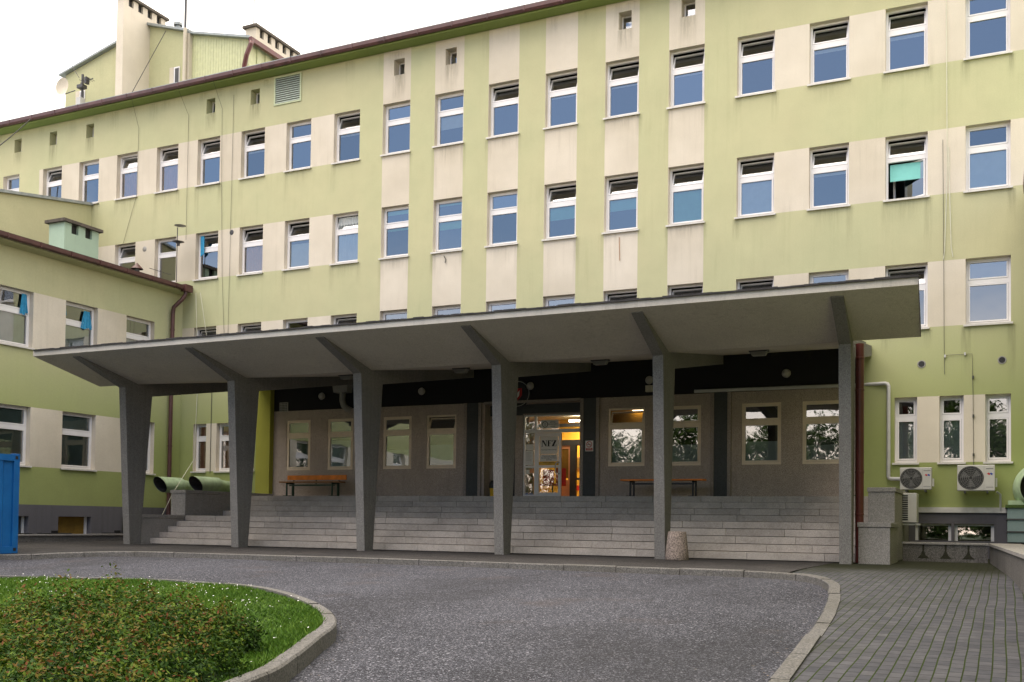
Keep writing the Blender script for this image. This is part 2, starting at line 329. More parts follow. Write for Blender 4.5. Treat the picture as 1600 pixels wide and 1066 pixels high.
# ------------------------------------------------------------------ mesh helpers
class MB:
    def __init__(s): s.v = []; s.f = []; s.mi = []; s.mats = []
    def mat(s, key):
        if key not in s.mats: s.mats.append(key)
        return s.mats.index(key)
    def quad(s, a, b, c, d, key):
        n = len(s.v); s.v += [tuple(a), tuple(b), tuple(c), tuple(d)]; s.f.append((n, n+1, n+2, n+3)); s.mi.append(s.mat(key)); return s
    def box(s, x0, x1, y0, y1, z0, z1, key):
        n = len(s.v)
        s.v += [(x0, y0, z0), (x1, y0, z0), (x1, y1, z0), (x0, y1, z0), (x0, y0, z1), (x1, y0, z1), (x1, y1, z1), (x0, y1, z1)]
        s.f += [(n, n+3, n+2, n+1), (n+4, n+5, n+6, n+7), (n, n+1, n+5, n+4), (n+1, n+2, n+6, n+5), (n+2, n+3, n+7, n+6), (n+3, n, n+4, n+7)]
        s.mi += [s.mat(key)]*6; return s
    def prism(s, poly, ax, a0, a1, key, shift=None):
        """poly: list of 2D points, extruded along axis ax ('x','y','z') from a0 to a1"""
        n = len(s.v); k = len(poly); idx = 'xyz'.index(ax)
        for a in (a0, a1):
            for j, p in enumerate(poly):
                q = list(p); q.insert(idx, a + (shift(p) if shift else 0)); s.v.append(tuple(q))
        area = sum(poly[i][0]*poly[(i+1) % k][1]-poly[(i+1) % k][0]*poly[i][1] for i in range(k))
        flip = (area > 0) != (ax == 'y')
        b = list(range(n, n+k)); t = list(range(n+k, n+2*k))
        s.f.append(tuple(reversed(b)) if flip else tuple(b)); s.f.append(tuple(t) if flip else tuple(reversed(t)))
        for i in range(k):
            j = (i+1) % k; q = (b[i], b[j], t[j], t[i]); s.f.append(q if flip else tuple(reversed(q)))
        s.mi += [s.mat(key)]*(k+2); return s
    def tube(s, pts, r, key, n=10, caps=True):
        pts = [Vector(p) for p in pts]; rs = r if isinstance(r, (list, tuple)) else [r]*len(pts)
        base = len(s.v); prevn = None
        for i, p in enumerate(pts):
            if i == 0: t = pts[1]-p
            elif i == len(pts)-1: t = p-pts[i-1]
            else: t = (pts[i+1]-p).normalized()+(p-pts[i-1]).normalized()
            t.normalize()
            if prevn is None:
                prevn = t.orthogonal().normalized()
            prevn = (prevn-t*prevn.dot(t)).normalized(); b = t.cross(prevn)
            for k in range(n):
                a = 2*math.pi*k/n; s.v.append(tuple(p+(prevn*math.cos(a)+b*math.sin(a))*rs[i]))
        for i in range(len(pts)-1):
            for k in range(n):
                a = base+i*n+k; b2 = base+i*n+(k+1) % n; s.f.append((a, b2, b2+n, a+n)); s.mi.append(s.mat(key))
        if caps:
            s.f.append(tuple(reversed(range(base, base+n)))); s.mi.append(s.mat(key))
            e = base+(len(pts)-1)*n; s.f.append(tuple(range(e, e+n))); s.mi.append(s.mat(key))
        return s
    def lathe(s, prof, key, c=(0, 0, 0), n=24, axis='z'):
        base = len(s.v)
        for r_, h in prof:
            for k in range(n):
                a = 2*math.pi*k/n; x, y = r_*math.cos(a), r_*math.sin(a)
                if axis == 'z': s.v.append((c[0]+x, c[1]+y, c[2]+h))
                else: s.v.append((c[0]+x, c[1]+h, c[2]-y))
        for i in range(len(prof)-1):
            for k in range(n):
                a = base+i*n+k; b2 = base+i*n+(k+1) % n; s.f.append((a, b2, b2+n, a+n)); s.mi.append(s.mat(key))
        return s
    def build(s, name, parent=None, smooth=False, bevel=0, keep=False):
        me = bpy.data.meshes.new(name); me.from_pydata(s.v, [], s.f)
        for k in s.mats: me.materials.append(MAT[k])
        me.polygons.foreach_set('material_index', s.mi)
        if smooth:
            me.polygons.foreach_set('use_smooth', [True]*len(s.f))
        me.update()
        o = bpy.data.objects.new(name, me); COL.objects.link(o)
        if smooth:
            md = o.modifiers.new('edge', 'EDGE_SPLIT'); md.split_angle = R(40)
        if bevel:
            md = o.modifiers.new('bevel', 'BEVEL'); md.width = bevel; md.segments = 2; md.limit_method = 'ANGLE'
        if parent: o.parent = parent
        return o

def thing(name, label, cat, loc=(0, 0, 0), group=None, rot=0):
    o = bpy.data.objects.new(name, None); COL.objects.link(o); o.location = loc; o.rotation_euler[2] = rot
    o.empty_display_size = .2
    return tag(o, label, cat, group)
def tag(o, label, cat, group=None):
    o['label'] = label; o['category'] = cat
    if group: o['group'] = group
    return o
def struct(o): o['kind'] = 'structure'; return o
def copy_tree(o, parent=None):
    c = o.copy(); COL.objects.link(c)
    if parent: c.parent = parent
    for ch in list(o.children): copy_tree(ch, c)
    return c
def text(name, s, size, loc, rot, key, parent=None, ext=.002, align='CENTER', bold=0, xs=1.0):
    cu = bpy.data.curves.new(name, 'FONT'); cu.body = s; cu.size = size; cu.extrude = ext; cu.align_x = align; cu.align_y = 'CENTER'; cu.offset = bold
    t = bpy.data.objects.new(name, cu); COL.objects.link(t)
    dg = bpy.context.evaluated_depsgraph_get(); me = bpy.data.meshes.new_from_object(t.evaluated_get(dg)); bpy.data.objects.remove(t)
    me.name = name
    for v in me.vertices: v.co.x *= xs
    me.materials.clear(); me.materials.append(MAT[key])
    o = bpy.data.objects.new(name, me); COL.objects.link(o); o.location = loc; o.rotation_euler = rot
    if parent: o.parent = parent
    return o

# ------------------------------------------------------------------ terrain
GZ = -1.567
def g(y):
    t = max(0., -9.-y)
    return GZ - (.01*t*t if t < 2 else .04*t-.04)
def strip_mesh(name, polys, zf, key, res=.5):
    """triangulated horizontal sheet from a polygon, following the ground"""
    bm = bmesh.new()
    from mathutils.geometry import delaunay_2d_cdt
    cv, ce, cf, *_r = delaunay_2d_cdt([Vector(p) for p in polys], [], [list(range(len(polys)))], 1, 1e-5)
    vs = [bm.verts.new((v.x, v.y, 0)) for v in cv]
    for f_ in cf: bm.faces.new([vs[q] for q in f_])
    ys = [p[1] for p in polys]
    for yc in np.arange(max(-40, math.floor(min(ys))), min(-8, max(ys)), res):
        bmesh.ops.bisect_plane(bm, geom=bm.verts[:]+bm.edges[:]+bm.faces[:], plane_co=(0, float(yc), 0), plane_no=(0, 1, 0))
    for v in bm.verts: v.co.z = zf(v.co.y)
    bmesh.ops.recalc_face_normals(bm, faces=bm.faces[:])
    if sum(f.normal.z for f in bm.faces) < 0: bmesh.ops.reverse_faces(bm, faces=bm.faces[:])
    me = bpy.data.meshes.new(name); bm.to_mesh(me); bm.free(); me.materials.append(MAT[key])
    o = bpy.data.objects.new(name, me); COL.objects.link(o); return struct(o)
KH = .10
# pavement level = g(y), road = g(y)-KH
kerb_pts = [(-60, -14.5), (-30, -13.4), (-24, -12.95), (-19.4, -12.25), (-18.6, -11.3), (-17.9, -10.55), (-16.6, -10.3), (-14.3, -10.2), (-12.8, -10.15), (-11.3, -10.15), (-9.8, -10.15), (-8.4, -10.2),
            (-7, -10.25), (-5.9, -10.28), (-4.75, -10.32), (-4.1, -10.35), (-3.6, -10.45), (-3.2, -10.7), (-2.93, -11.05), (-2.72, -11.5), (-2.5, -12.3), (-2.38, -13.2), (-2.22, -14.5), (-2.1, -15.9), (-2.0, -17.6), (-1.9, -19.4), (-1.78, -22), (-1.6, -26), (-1.4, -34), (-1.2, -46)]
def smooth(pts, k=6, closed=False):
    P = [Vector((*p, 0)) for p in pts]; n = len(P); out_ = []
    rngs = range(n if closed else n-1)
    for i in rngs:
        p0 = P[(i-1) % n] if (closed or i > 0) else P[i]; p1 = P[i]; p2 = P[(i+1) % n]
        p3 = P[(i+2) % n] if (closed or i+2 < n) else P[(i+1) % n]
        for j in range(k):
            t = j/k
            q = .5*((2*p1)+(-p0+p2)*t+(2*p0-5*p1+4*p2-p3)*t*t+(-p0+3*p1-3*p2+p3)*t**3); out_.append((q.x, q.y))
    if not closed: out_.append((P[-1].x, P[-1].y))
    return out_
kp = smooth(kerb_pts, 5)
road = kp[:] + [(400, -46), (400, -400), (-400, -400), (-400, -14.6), (-60, -14.6)]
strip_mesh('ground', [(-400, -400), (400, -400), (400, 300), (-400, 300)], lambda y: g(max(y, -40))-.35, 'soil')
strip_mesh('road', [(x, y) for x, y in kp if True] + [(8, -46), (8, -60), (-60, -60)], lambda y: g(y)-KH, 'asphalt')
def zr(y): return g(y)-KH
split = -3.35
sp = [p for p in kp if p[0] <= split]
pav = sp + [(split, -5.2), (split, 0.1), (-60, 0.1)]
strip_mesh('pavement', pav, lambda y: g(y)-.004, 'pave')
ri = [p for p in kp if p[0] > split]
strip_mesh('paver_walkway', [(split, 0.1), (split, -5.2), (split, sp[-1][1])] + ri + [(14, -46), (14, 0.1)], lambda y: g(y)-.002, 'pavers')

def kerb(name, pts, wd, zt, zb, closed=False, stone=1.0, key='kerb', side=1):
    """kerb stones of irregular length following a polyline; pts = the road-side edge"""
    mb = MB(); P = [Vector((*p, 0)) for p in pts]; 
    if closed: P.append(P[0])
    # resample
    d = [0]
    for a, b in zip(P, P[1:]): d.append(d[-1]+(b-a).length)
    def at(t):
        for i in range(len(d)-1):
            if t <= d[i+1]:
                return P[i].lerp(P[i+1], (t-d[i])/max(1e-6, d[i+1]-d[i]))
        return P[-1].copy()
    t = 0; T = d[-1]; rr = random.Random(3)
    while t < T-.05:
        l = min(stone*rr.uniform(.85, 1.15), T-t); segs = max(1, int(l/.25)); dz = rr.uniform(-.006, .008); off = rr.uniform(-.008, .008)
        inner = []; outer = []
        for k in range(segs+1):
            tt = t+.006+(l-.012)*k/segs; a = at(tt); tg = (at(min(T, tt+.05))-at(max(0, tt-.05))); tg.normalize(); nn = Vector((-tg.y, tg.x, 0))*side
            outer.append(a+nn*off); inner.append(a+nn*(wd+off))
        for k in range(segs):
            o0, o1, i0, i1 = outer[k], outer[k+1], inner[k], inner[k+1]
            z0, z1 = zt(o0.y)+dz, zt(o1.y)+dz; b0, b1 = zb(o0.y), zb(o1.y); c = .018
            n0 = (i0-o0).normalized()*c; n1 = (i1-o1).normalized()*c
            mb.quad((*(o0+n0).xy, z0), (*(o1+n1).xy, z1), (*i1.xy, z1), (*i0.xy, z0), key)
            mb.quad((*o0.xy, z0-c), (*o1.xy, z1-c), (*(o1+n1).xy, z1), (*(o0+n0).xy, z0), key)
            mb.quad((*o0.xy, b0), (*o1.xy, b1), (*o1.xy, z1-c), (*o0.xy, z0-c), key)
            mb.quad((*i0.xy, z0), (*i1.xy, z1), (*i1.xy, b1), (*i0.xy, b0), key)
        for oo, ii in ((outer[0], inner[0]), (outer[-1], inner[-1])):
            mb.quad((*oo.xy, zb(oo.y)), (*ii.xy, zb(ii.y)), (*ii.xy, zt(ii.y)+dz), (*oo.xy, zt(oo.y)+dz-.018), key)
        t += l
    return struct(mb.build(name))
kerb('kerb', kp, .15, lambda y: g(y)+.012, lambda y: zr(y)-.1, stone=1.05)

# grass island
isl = [(-6.35, -18.75), (-6.0, -19.5), (-5.55, -20.45), (-5.25, -21.2), (-5.1, -22.3), (-5.3, -24), (-6.2, -26), (-9, -28), (-16, -30), (-26, -29), (-30, -24), (-27, -19), (-20, -17.2), (-14.5, -16.25), (-13.4, -15.95), (-12.35, -15.75), (-11.1, -15.65), (-9.7, -15.95), (-8.8, -16.4), (-7.85, -17.1), (-6.95, -17.95)]
isl = smooth(isl, 5, True)
ISH = .16
kerb('island_kerb', isl, .135, lambda y: g(y)-KH+ISH, lambda y: zr(y)-.1, closed=True, stone=.95, side=-1)
def inset(pts, d_):
    c = []; n = len(pts)
    for i in range(n):
        a = Vector(pts[i-1]); b = Vector(pts[(i+1) % n]); t = (b-a).normalized(); c.append((pts[i][0]+t.y*d_, pts[i][1]-t.x*d_))
    return c
ins = inset(isl, .13)
strip_mesh('lawn_soil', ins, lambda y: g(y)-KH+ISH-.03, 'soil')
def inpoly(px, py, poly):
    res = np.zeros(len(px), bool); n = len(poly); j = n-1
    for i in range(n):
        xi, yi = poly[i]; xj, yj = poly[j]
        with np.errstate(divide='ignore', invalid='ignore'):
            c = ((yi > py) != (yj > py)) & (px < (xj-xi)*(py-yi)/(yj-yi+1e-12)+xi)
        res ^= c; j = i
    return res
def np_mesh(name, verts, faces_n, k, key, attr=None, val=None):
    """verts (N*k,3), N faces of k verts"""
    me = bpy.data.meshes.new(name); nv = len(verts)
    me.vertices.add(nv); me.vertices.foreach_set('co', verts.astype(np.float32).ravel())
    me.loops.add(nv); me.loops.foreach_set('vertex_index', np.arange(nv, dtype=np.int32))
    me.polygons.add(faces_n); me.polygons.foreach_set('loop_start', np.arange(0, nv, k, dtype=np.int32))
    me.polygons.foreach_set('loop_total', np.full(faces_n, k, np.int32))
    if attr:
        a = me.attributes.new(attr, 'FLOAT', 'FACE'); a.data.foreach_set('value', val.astype(np.float32))
    me.materials.append(MAT[key]); me.update(calc_edges=True); me.validate()
    o = bpy.data.objects.new(name, me); COL.objects.link(o); return o
gv = np.vectorize(g)
HEDGE = [(-8.01, -21.74, 0.62, 0.36), (-7.85, -21.39, 0.58, 0.36), (-7.74, -20.98, 0.55, 0.46), (-7.47, -20.63, 0.52, 0.5), (-6.84, -20.67, 0.52, 0.44), (-6.41, -20.55, 0.46, 0.38), (-7.05, -22.34, 0.65, 0.42), (-6.8, -21.98, 0.58, 0.46), (-6.49, -21.74, 0.55, 0.48), (-6.15, -21.53, 0.52, 0.44), (-5.8, -21.38, 0.42, 0.36), (-6.3, -20.36, 0.26, 0.24), (-6.17, -22.86, 0.65, 0.45), (-5.85, -22.62, 0.6, 0.45), (-5.55, -22.44, 0.55, 0.42), (-5.33, -22.22, 0.45, 0.36), (-5.4, -23.33, 0.7, 0.42), (-5.01, -23.15, 0.6, 0.4), (-6.5, -23.01, 0.7, 0.46), (-4.9, -22.86, 0.5, 0.32)]
def grass(n):
    x = rng.uniform(-16.5, -5, n*3); y = rng.uniform(-24, -15.4, n*3)
    ok = inpoly(x, y, ins); x, y = x[ok][:n], y[ok][:n]; n = len(x)
    z = gv(y)-KH+ISH-.03
    h = rng.uniform(.022, .058, n)*(.7+.6*np.sin(x*1.7+y)**2); a = rng.uniform(0, 6.28, n); wd = rng.uniform(.004, .009, n)
    lx, ly = rng.normal(0, .035, n), rng.normal(0, .035, n)
    b1 = np.stack([x-np.cos(a)*wd, y-np.sin(a)*wd, z], 1); b2 = np.stack([x+np.cos(a)*wd, y+np.sin(a)*wd, z], 1); tp = np.stack([x+lx, y+ly, z+h], 1)
    far_ = np.ones(n, bool)
    for (hx, hy, hr, hh_) in HEDGE: far_ &= ((x-hx)**2+(y-hy)**2 > (hr*.8)**2)
    b1, b2, tp, x, y = b1[far_], b2[far_], tp[far_], x[far_], y[far_]; n = len(x)
    V = np.stack([b1, b2, tp], 1).reshape(-1, 3)
    val = np.clip(rng.normal(.45, .25, n)+.15*np.sin(x*2.3)*np.cos(y*1.9), 0, 1)
    o = np_mesh('lawn_grass', V, n, 3, 'grass', 'leafv', val); o['kind'] = 'stuff'; o['label'] = 'short green lawn grass on the kerbed island'; return o
grass(230000)
def daisies(n):
    x = rng.uniform(-16, -5.5, n*3); y = rng.uniform(-22, -15.6, n*3); ok = inpoly(x, y, ins) & (np.sin(x*2.1+1)*np.cos(y*1.7)+rng.uniform(-.9, .9, n*3) > .1)
    x, y = x[ok][:n], y[ok][:n]; V = []; 
    for a, b in zip(x, y):
        z = g(b)-KH+ISH+random.uniform(.03, .06); r_ = random.uniform(.0045, .009); tx, ty = random.uniform(-.3, .3), random.uniform(-.5, -.1)
        for k in range(6):
            q = k*math.pi/3; dx, dy = r_*math.cos(q), r_*math.sin(q); V.append((a+dx, b+dy, z+dx*tx+dy*-ty))
    V = np.array(V); o = np_mesh('daisy_flowers', V, len(x), 6, 'paper'); o['kind'] = 'stuff'; o['label'] = 'tiny white daisies scattered in the lawn'
daisies(900)

def leaf_mesh(name, centers, size, key, parent=None, norm=None, vals=None):
    n = len(centers)
    d1 = rng.normal(size=(n, 3)); 
    if norm is not None: d1 = d1*.9; 
    d1 /= np.linalg.norm(d1, axis=1)[:, None]
    nn = rng.normal(size=(n, 3))*.8 + (norm if norm is not None else np.array([0, 0, .6])); nn /= np.linalg.norm(nn, axis=1)[:, None]
    d1 = d1-nn*(d1*nn).sum(1)[:, None]; d1 /= np.linalg.norm(d1, axis=1)[:, None]; d2 = np.cross(nn, d1)
    s = rng.uniform(.6, 1.3, n)[:, None]*size
    q = [centers-d1*s, centers-d1*s*.1+d2*s*.42-nn*s*.08, centers+d1*s, centers-d1*s*.1-d2*s*.42-nn*s*.08]
    V = np.stack(q, 1).reshape(-1, 3)
    o = np_mesh(name, V, n, 4, key, 'leafv', vals if vals is not None else np.clip(rng.normal(.45, .25, n), 0, 1))
    if parent: o.parent = parent
    return o
def hedge():
    # low sprawling shrub mass: lobes over the island
    lobes = HEDGE
    t = thing('shrub', 'low spreading green shrub with reddish shoot tips on the lawn island', 'shrub', (-8.3, -20.6, g(-20.6)+.03))
    C = []; NM = []; VV = []
    for (x, y, r_, h) in lobes:
        h *= 1.12; r_ *= .93
        n = int(17000*r_*r_+2600); d = rng.normal(size=(n, 3)); d[:, 2] = np.abs(d[:, 2])*.9; d /= np.linalg.norm(d, axis=1)[:, None]
        rad = rng.uniform(.42, 1.03, n)**.5
        bumps = 1+.24*np.sin(d[:, 0]*9+x*3)*np.cos(d[:, 1]*8+y)+.12*np.sin(d[:, 2]*17+d[:, 0]*13)
        p = d*np.array([r_, r_, h])*(rad*bumps)[:, None]+np.array([x, y, g(y)+.04])
        # a few long shoots
        sh = rng.random(n) < .05; p[sh, 2] += rng.uniform(.02, .10, sh.sum())*(d[sh, 2])
        C.append(p); NM.append(d*.9+np.array([0, 0, .5]))
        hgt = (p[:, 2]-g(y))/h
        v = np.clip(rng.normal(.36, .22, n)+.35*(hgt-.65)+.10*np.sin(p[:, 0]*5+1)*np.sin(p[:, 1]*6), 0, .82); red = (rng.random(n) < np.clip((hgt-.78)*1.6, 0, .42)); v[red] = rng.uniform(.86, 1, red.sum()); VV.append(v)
    C = np.concatenate(C)-np.array([-8.3, -20.6, g(-20.6)+.03])
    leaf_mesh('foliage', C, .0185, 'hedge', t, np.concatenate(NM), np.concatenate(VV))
    mb = MB()
    for k in range(3):
        lx, ly, lr, lh = random.choice(lobes); a = random.uniform(0, 6.28); q = random.uniform(.2, .8)*lr
        b = Vector((lx+q*.4*math.cos(a)+8.3, ly+q*.4*math.sin(a)+20.6, g(ly)-g(-20.6)-.03)); e = Vector((lx+q*math.cos(a)+8.3, ly+q*math.sin(a)+20.6, b.z+lh*.8))
        mb.tube([b, b.lerp(e, .5)+Vector((0, 0, .04)), e], [.008, .006, .003], 'bark', 5)
    mb.build('branches', t)
hedge()

# leaf litter and grit gathered along the kerbs
def litter():
    V = []; val = []; rr = random.Random(17)
    def put(x, y, s_):
        z = g(y)-KH+.004; a = rr.uniform(0, 6.28); tl = rr.uniform(-.25, .25)
        for dx, dy in ((-1, 0), (0, .45), (1, 0), (0, -.45)):
            X = (dx*math.cos(a)-dy*math.sin(a))*s_; Y = (dx*math.sin(a)+dy*math.cos(a))*s_; V.append((x+X, y+Y, z+abs(dx)*s_*.25*abs(tl)+.002))
        val.append(rr.random())
    n = len(isl)
    for k in range(260):
        i = rr.randrange(n); a = Vector(isl[i]); b = Vector(isl[(i+1) % n]); p = a.lerp(b, rr.random()); t = (b-a).normalized()
        if p.x < -9 or p.y < -22.5: continue
        d_ = abs(rr.gauss(0, .13))+.015; q = p+Vector((-t.y, t.x))*d_; put(q.x, q.y, rr.uniform(.006, .02))
    for k in range(520):
        i = rr.randrange(len(kp)-1); a = Vector(kp[i]); b = Vector(kp[i+1]); p = a.lerp(b, rr.random()); t = (b-a).normalized()
        if p.x < -19 or p.y < -22: continue
        d_ = abs(rr.gauss(0, .22))+.015; q = p-Vector((-t.y, t.x))*d_; put(q.x, q.y, rr.uniform(.006, .022))
    for k in range(60): put(rr.uniform(-9, -2.5), rr.uniform(-19, -11), rr.uniform(.006, .016)) if rr.random() < .6 else None
    V = np.array(V); o = np_mesh('leaf_litter', V, len(val), 4, 'litter', 'leafv', np.array(val)); o['kind'] = 'stuff'; o['label'] = 'small dry leaves and grit along the kerbs'
MAT['litter'] = mat_leaf('dry_leaf', (.05, .035, .02), (.12, .08, .04), (.22, .17, .10))
litter()

# ------------------------------------------------------------------ windows
WCACHE = {}
def win_meshes(wd, h, tz, fr='white'):
    key = (round(wd, 2), round(h, 2), round(tz, 2), fr)
    if key in WCACHE: return WCACHE[key]
    e = .055; tk = .11; d0, d1 = .17, .24     # frame face depth (into wall)
    f = MB(); zt = h*tz
    f.box(0, e, d0, d1, 0, h, fr).box(wd-e, wd, d0, d1, 0, h, fr).box(e, wd-e, d0, d1, 0, e+.015, fr).box(e, wd-e, d0, d1, h-e, h, fr).box(e, wd-e, d0-.004, d1, zt, zt+tk, fr)
    # lower sash
    ls = MB(); q = .035
    x0, x1, z0, z1 = e+.004, wd-e-.004, e+.02, zt-.004
    ls.box(x0, x0+q, d0-.012, d1-.02, z0, z1, fr).box(x1-q, x1, d0-.012, d1-.02, z0, z1, fr).box(x0+q, x1-q, d0-.012, d1-.02, z0, z0+q, fr).box(x0+q, x1-q, d0-.012, d1-.02, z1-q, z1, fr)
    lp = MB().quad((x0+q, d0+.02, z0+q), (x1-q, d0+.02, z0+q), (x1-q, d0+.02, z1-q), (x0+q, d0+.02, z1-q), 'glass')
    # upper sash, origin at its lower edge
    H = h-e-(zt+tk)-.008; us = MB()
    us.box(x0, x0+q, -.012, .045, 0, H, fr).box(x1-q, x1, -.012, .045, 0, H, fr).box(x0+q, x1-q, -.012, .045, 0, q, fr).box(x0+q, x1-q, -.012, .045, H-q, H, fr)
    upn = MB().quad((x0+q, .02, q), (x1-q, .02, q), (x1-q, .02, H-q), (x0+q, .02, H-q), 'glass')
    sl_ = MB(); sl_.box(-.05, wd+.045, -.065, d0, -.03, -.002, 'sill').box(-.05, wd+.045, -.065, -.05, -.05, -.03, 'sill')
    r_ = []
    for nm, mb in (('window', f), ('sash', ls), ('pane', lp), ('sash', us), ('pane', upn), ('window_sill', sl_)):
        o = mb.build(nm); r_.append(o.data); bpy.data.objects.remove(o)
    WCACHE[key] = (r_, zt+tk+.004, d0, (x0+q, x1-q, z0+q, z1-q, H)); return WCACHE[key]
def link(name, me, parent):
    o = bpy.data.objects.new(name, me); COL.objects.link(o); o.parent = parent; return o
def window(parent, loc, wd, h, tz=.63, rot=0, tilt=0, blind=None, fr='white', sill=True, extra=None, label=None):
    ms, zu, d0, (x0, x1, z0, z1, H) = win_meshes(wd, h, tz, fr)
    w_ = link('window', ms[0], parent); w_.location = loc; w_.rotation_euler[2] = rot
    if label: w_['label'] = label
    link('sash', ms[1], w_); link('pane', ms[2], w_)
    s_ = link('sash', ms[3], w_); s_.location = (0, d0, zu); p_ = link('pane', ms[4], w_); p_.location = (0, d0, zu)
    if tilt:
        for o in (s_, p_): o.rotation_euler[0] = -R(tilt*1.6)
    if sill: link('window_sill', ms[5], w_)
    if blind:
        for (kind, a, b) in (blind if isinstance(blind, list) else [blind]):
            # a,b: fraction of the lower pane from top covered; negative a = upper pane
            if a >= 0: za, zb = z1-(z1-z0)*a, z1-(z1-z0)*b
            else: za, zb = zu+H*.97, zu+H*(1-b)
            bl = MB(); nseg = 24
            for k in range(nseg):
                xa, xb = x0+(x1-x0)*k/nseg, x0+(x1-x0)*(k+1)/nseg
                am = .012 if kind in ('stripes', 'peach') else .001
                ya, yb = d0+.085+am*math.sin(k*1.9), d0+.085+am*math.sin((k+1)*1.9)
                kk = 'whblind' if kind == 'stripes' else kind
                bl.quad((xa, ya, zb), (xb, yb, zb), (xb, yb, za), (xa, ya, za), kk)
            ob = bl.build('curtain' if kind in ('stripes', 'peach') else 'blind', w_)
    if extra == 'lamp':
        MB().lathe([(.001, .06), (.16, .05), (.2, 0), (.16, -.04), (.001, -.05)], 'bulb', (wd*.62, .9, h+.0), 16).build('ceiling_lamp', w_, True)
    return w_

def wall_grid(mb, xr, zr_, openings, paint, y=0, depth=.24, jamb='cream', head=None, extra_x=(), extra_z=(), yb=None, P=None):
    """wall in local (x,z) at depth y, openings (x0,x1,z0,z1[,depth]); P maps (x,y,z) to scene"""
    P = P or (lambda x, y_, z: (x, y_, z))
    xs = sorted(set([round(v, 4) for v in [xr[0], xr[1], *extra_x] + [k for o in openings for k in o[:2]] if xr[0] <= v <= xr[1]]))
    zs = sorted(set([round(v, 4) for v in [zr_[0], zr_[1], *extra_z] + [k for o in openings for k in o[2:4]] if zr_[0] <= v <= zr_[1]]))
    for x0, x1 in zip(xs, xs[1:]):
        z = 0; xc = (x0+x1)/2
        run = None
        for z0, z1 in zip(zs, zs[1:]):
            zc = (z0+z1)/2
            inside = any(o[0] < xc < o[1] and o[2] < zc < o[3] for o in openings)
            k = None if inside else paint(xc, zc)
            if run and run[2] == k: run[1] = z1
            else:
                if run and run[2]: mb.quad(P(x0, y, run[0]), P(x1, y, run[0]), P(x1, y, run[1]), P(x0, y, run[1]), run[2])
                run = [z0, z1, k]
        if run and run[2]: mb.quad(P(x0, y, run[0]), P(x1, y, run[0]), P(x1, y, run[1]), P(x0, y, run[1]), run[2])
    for o in openings:
        x0, x1, z0, z1 = o[:4]; d = y+(o[4] if len(o) > 4 else depth); j = o[5] if len(o) > 5 else jamb; hd = head or j
        mb.quad(P(x0, y, z0), P(x0, y, z1), P(x0, d, z1), P(x0, d, z0), j)
        mb.quad(P(x1, y, z1), P(x1, y, z0), P(x1, d, z0), P(x1, d, z1), j)
        mb.quad(P(x0, y, z1), P(x1, y, z1), P(x1, d, z1), P(x0, d, z1), hd)
        mb.quad(P(x1, y, z0), P(x0, y, z0), P(x0, d, z0), P(x1, d, z0), j)

# ------------------------------------------------------------------ main building
XR = [-32.143, -30.24, -28.34, -26.42, -24.535, -22.61, -20.71, -18.80, -16.93, -15.04, -13.18, -11.31, -9.44, -7.56, -5.655, -3.755, -1.87, -.005, 1.87, 3.74]
WW, EAVE = 1.0, 14.02
HA, HB, HC, HD = 12.38, 9.08, 5.78, 2.42
WH = 1.63
bld = thing('hospital_building', 'long four storey pale green and cream building with rows of white windows', 'building', (-15, 0, GZ))
bld_off = Vector((15, 0, -GZ))
REC = (-22.16, -3.5, GZ, 3.80)
ops = []
for i, x in enumerate(XR):
    for hh in (HA, HB, HC):
        ops.append((x-WW, x, hh-WH, hh))
ops.append((-34.43-.9, -34.43, HA-WH, HA)); ops.append((-36.6, -35.6, HA-WH, HA))
gfw = [(-2.64, -2.11), (-1.60, -1.05), (-.57, -.01), (-25.45, -24.88), (-24.43, -23.82), (-23.38, -22.80)]
for a, b in gfw: ops.append((a, b, .78, HD))
attic = [-34.75, -32.84, -30.93, -25.18, -23.25, -17.55, -15.69, -10.06, -8.22, -2.6, -.8]
for a in attic: ops.append((a, a+.39, 13.24, 13.75, .34, 'cream' if -18 < a < -7 else 'green'))
basement = [(-2.16, -1.33), (-1.26, -.38)]
def paint(x, z):
    if z < -.46: return 'plinth'
    for i in range(8, 14):
        if XR[i]-WW-.005 < x < XR[i]+.005 and z > 2.9: return 'cream'
    if XR[0]-WW-.2 < x < XR[7]+.001 or XR[14]-WW-.001 < x:
        for hh in (HA, HB, HC):
            if hh-WH < z < hh and not (hh == HC and x > XR[17]): return 'cream'
    if (-2.64 < x < -.01 or -25.45 < x < -22.8) and .78 < z < HD: return 'cream'
    if -22.73 < x < -22.16 and z < 3.55: return 'olive'
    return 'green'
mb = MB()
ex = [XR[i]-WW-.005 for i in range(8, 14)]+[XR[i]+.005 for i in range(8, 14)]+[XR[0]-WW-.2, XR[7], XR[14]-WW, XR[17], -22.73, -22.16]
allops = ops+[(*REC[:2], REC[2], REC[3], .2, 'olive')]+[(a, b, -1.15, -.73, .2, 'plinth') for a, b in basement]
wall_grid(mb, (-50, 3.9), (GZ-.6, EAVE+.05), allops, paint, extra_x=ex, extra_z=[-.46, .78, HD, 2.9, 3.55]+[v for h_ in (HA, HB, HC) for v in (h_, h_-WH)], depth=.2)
wall = mb.build('wall', bld); wall.location = bld_off
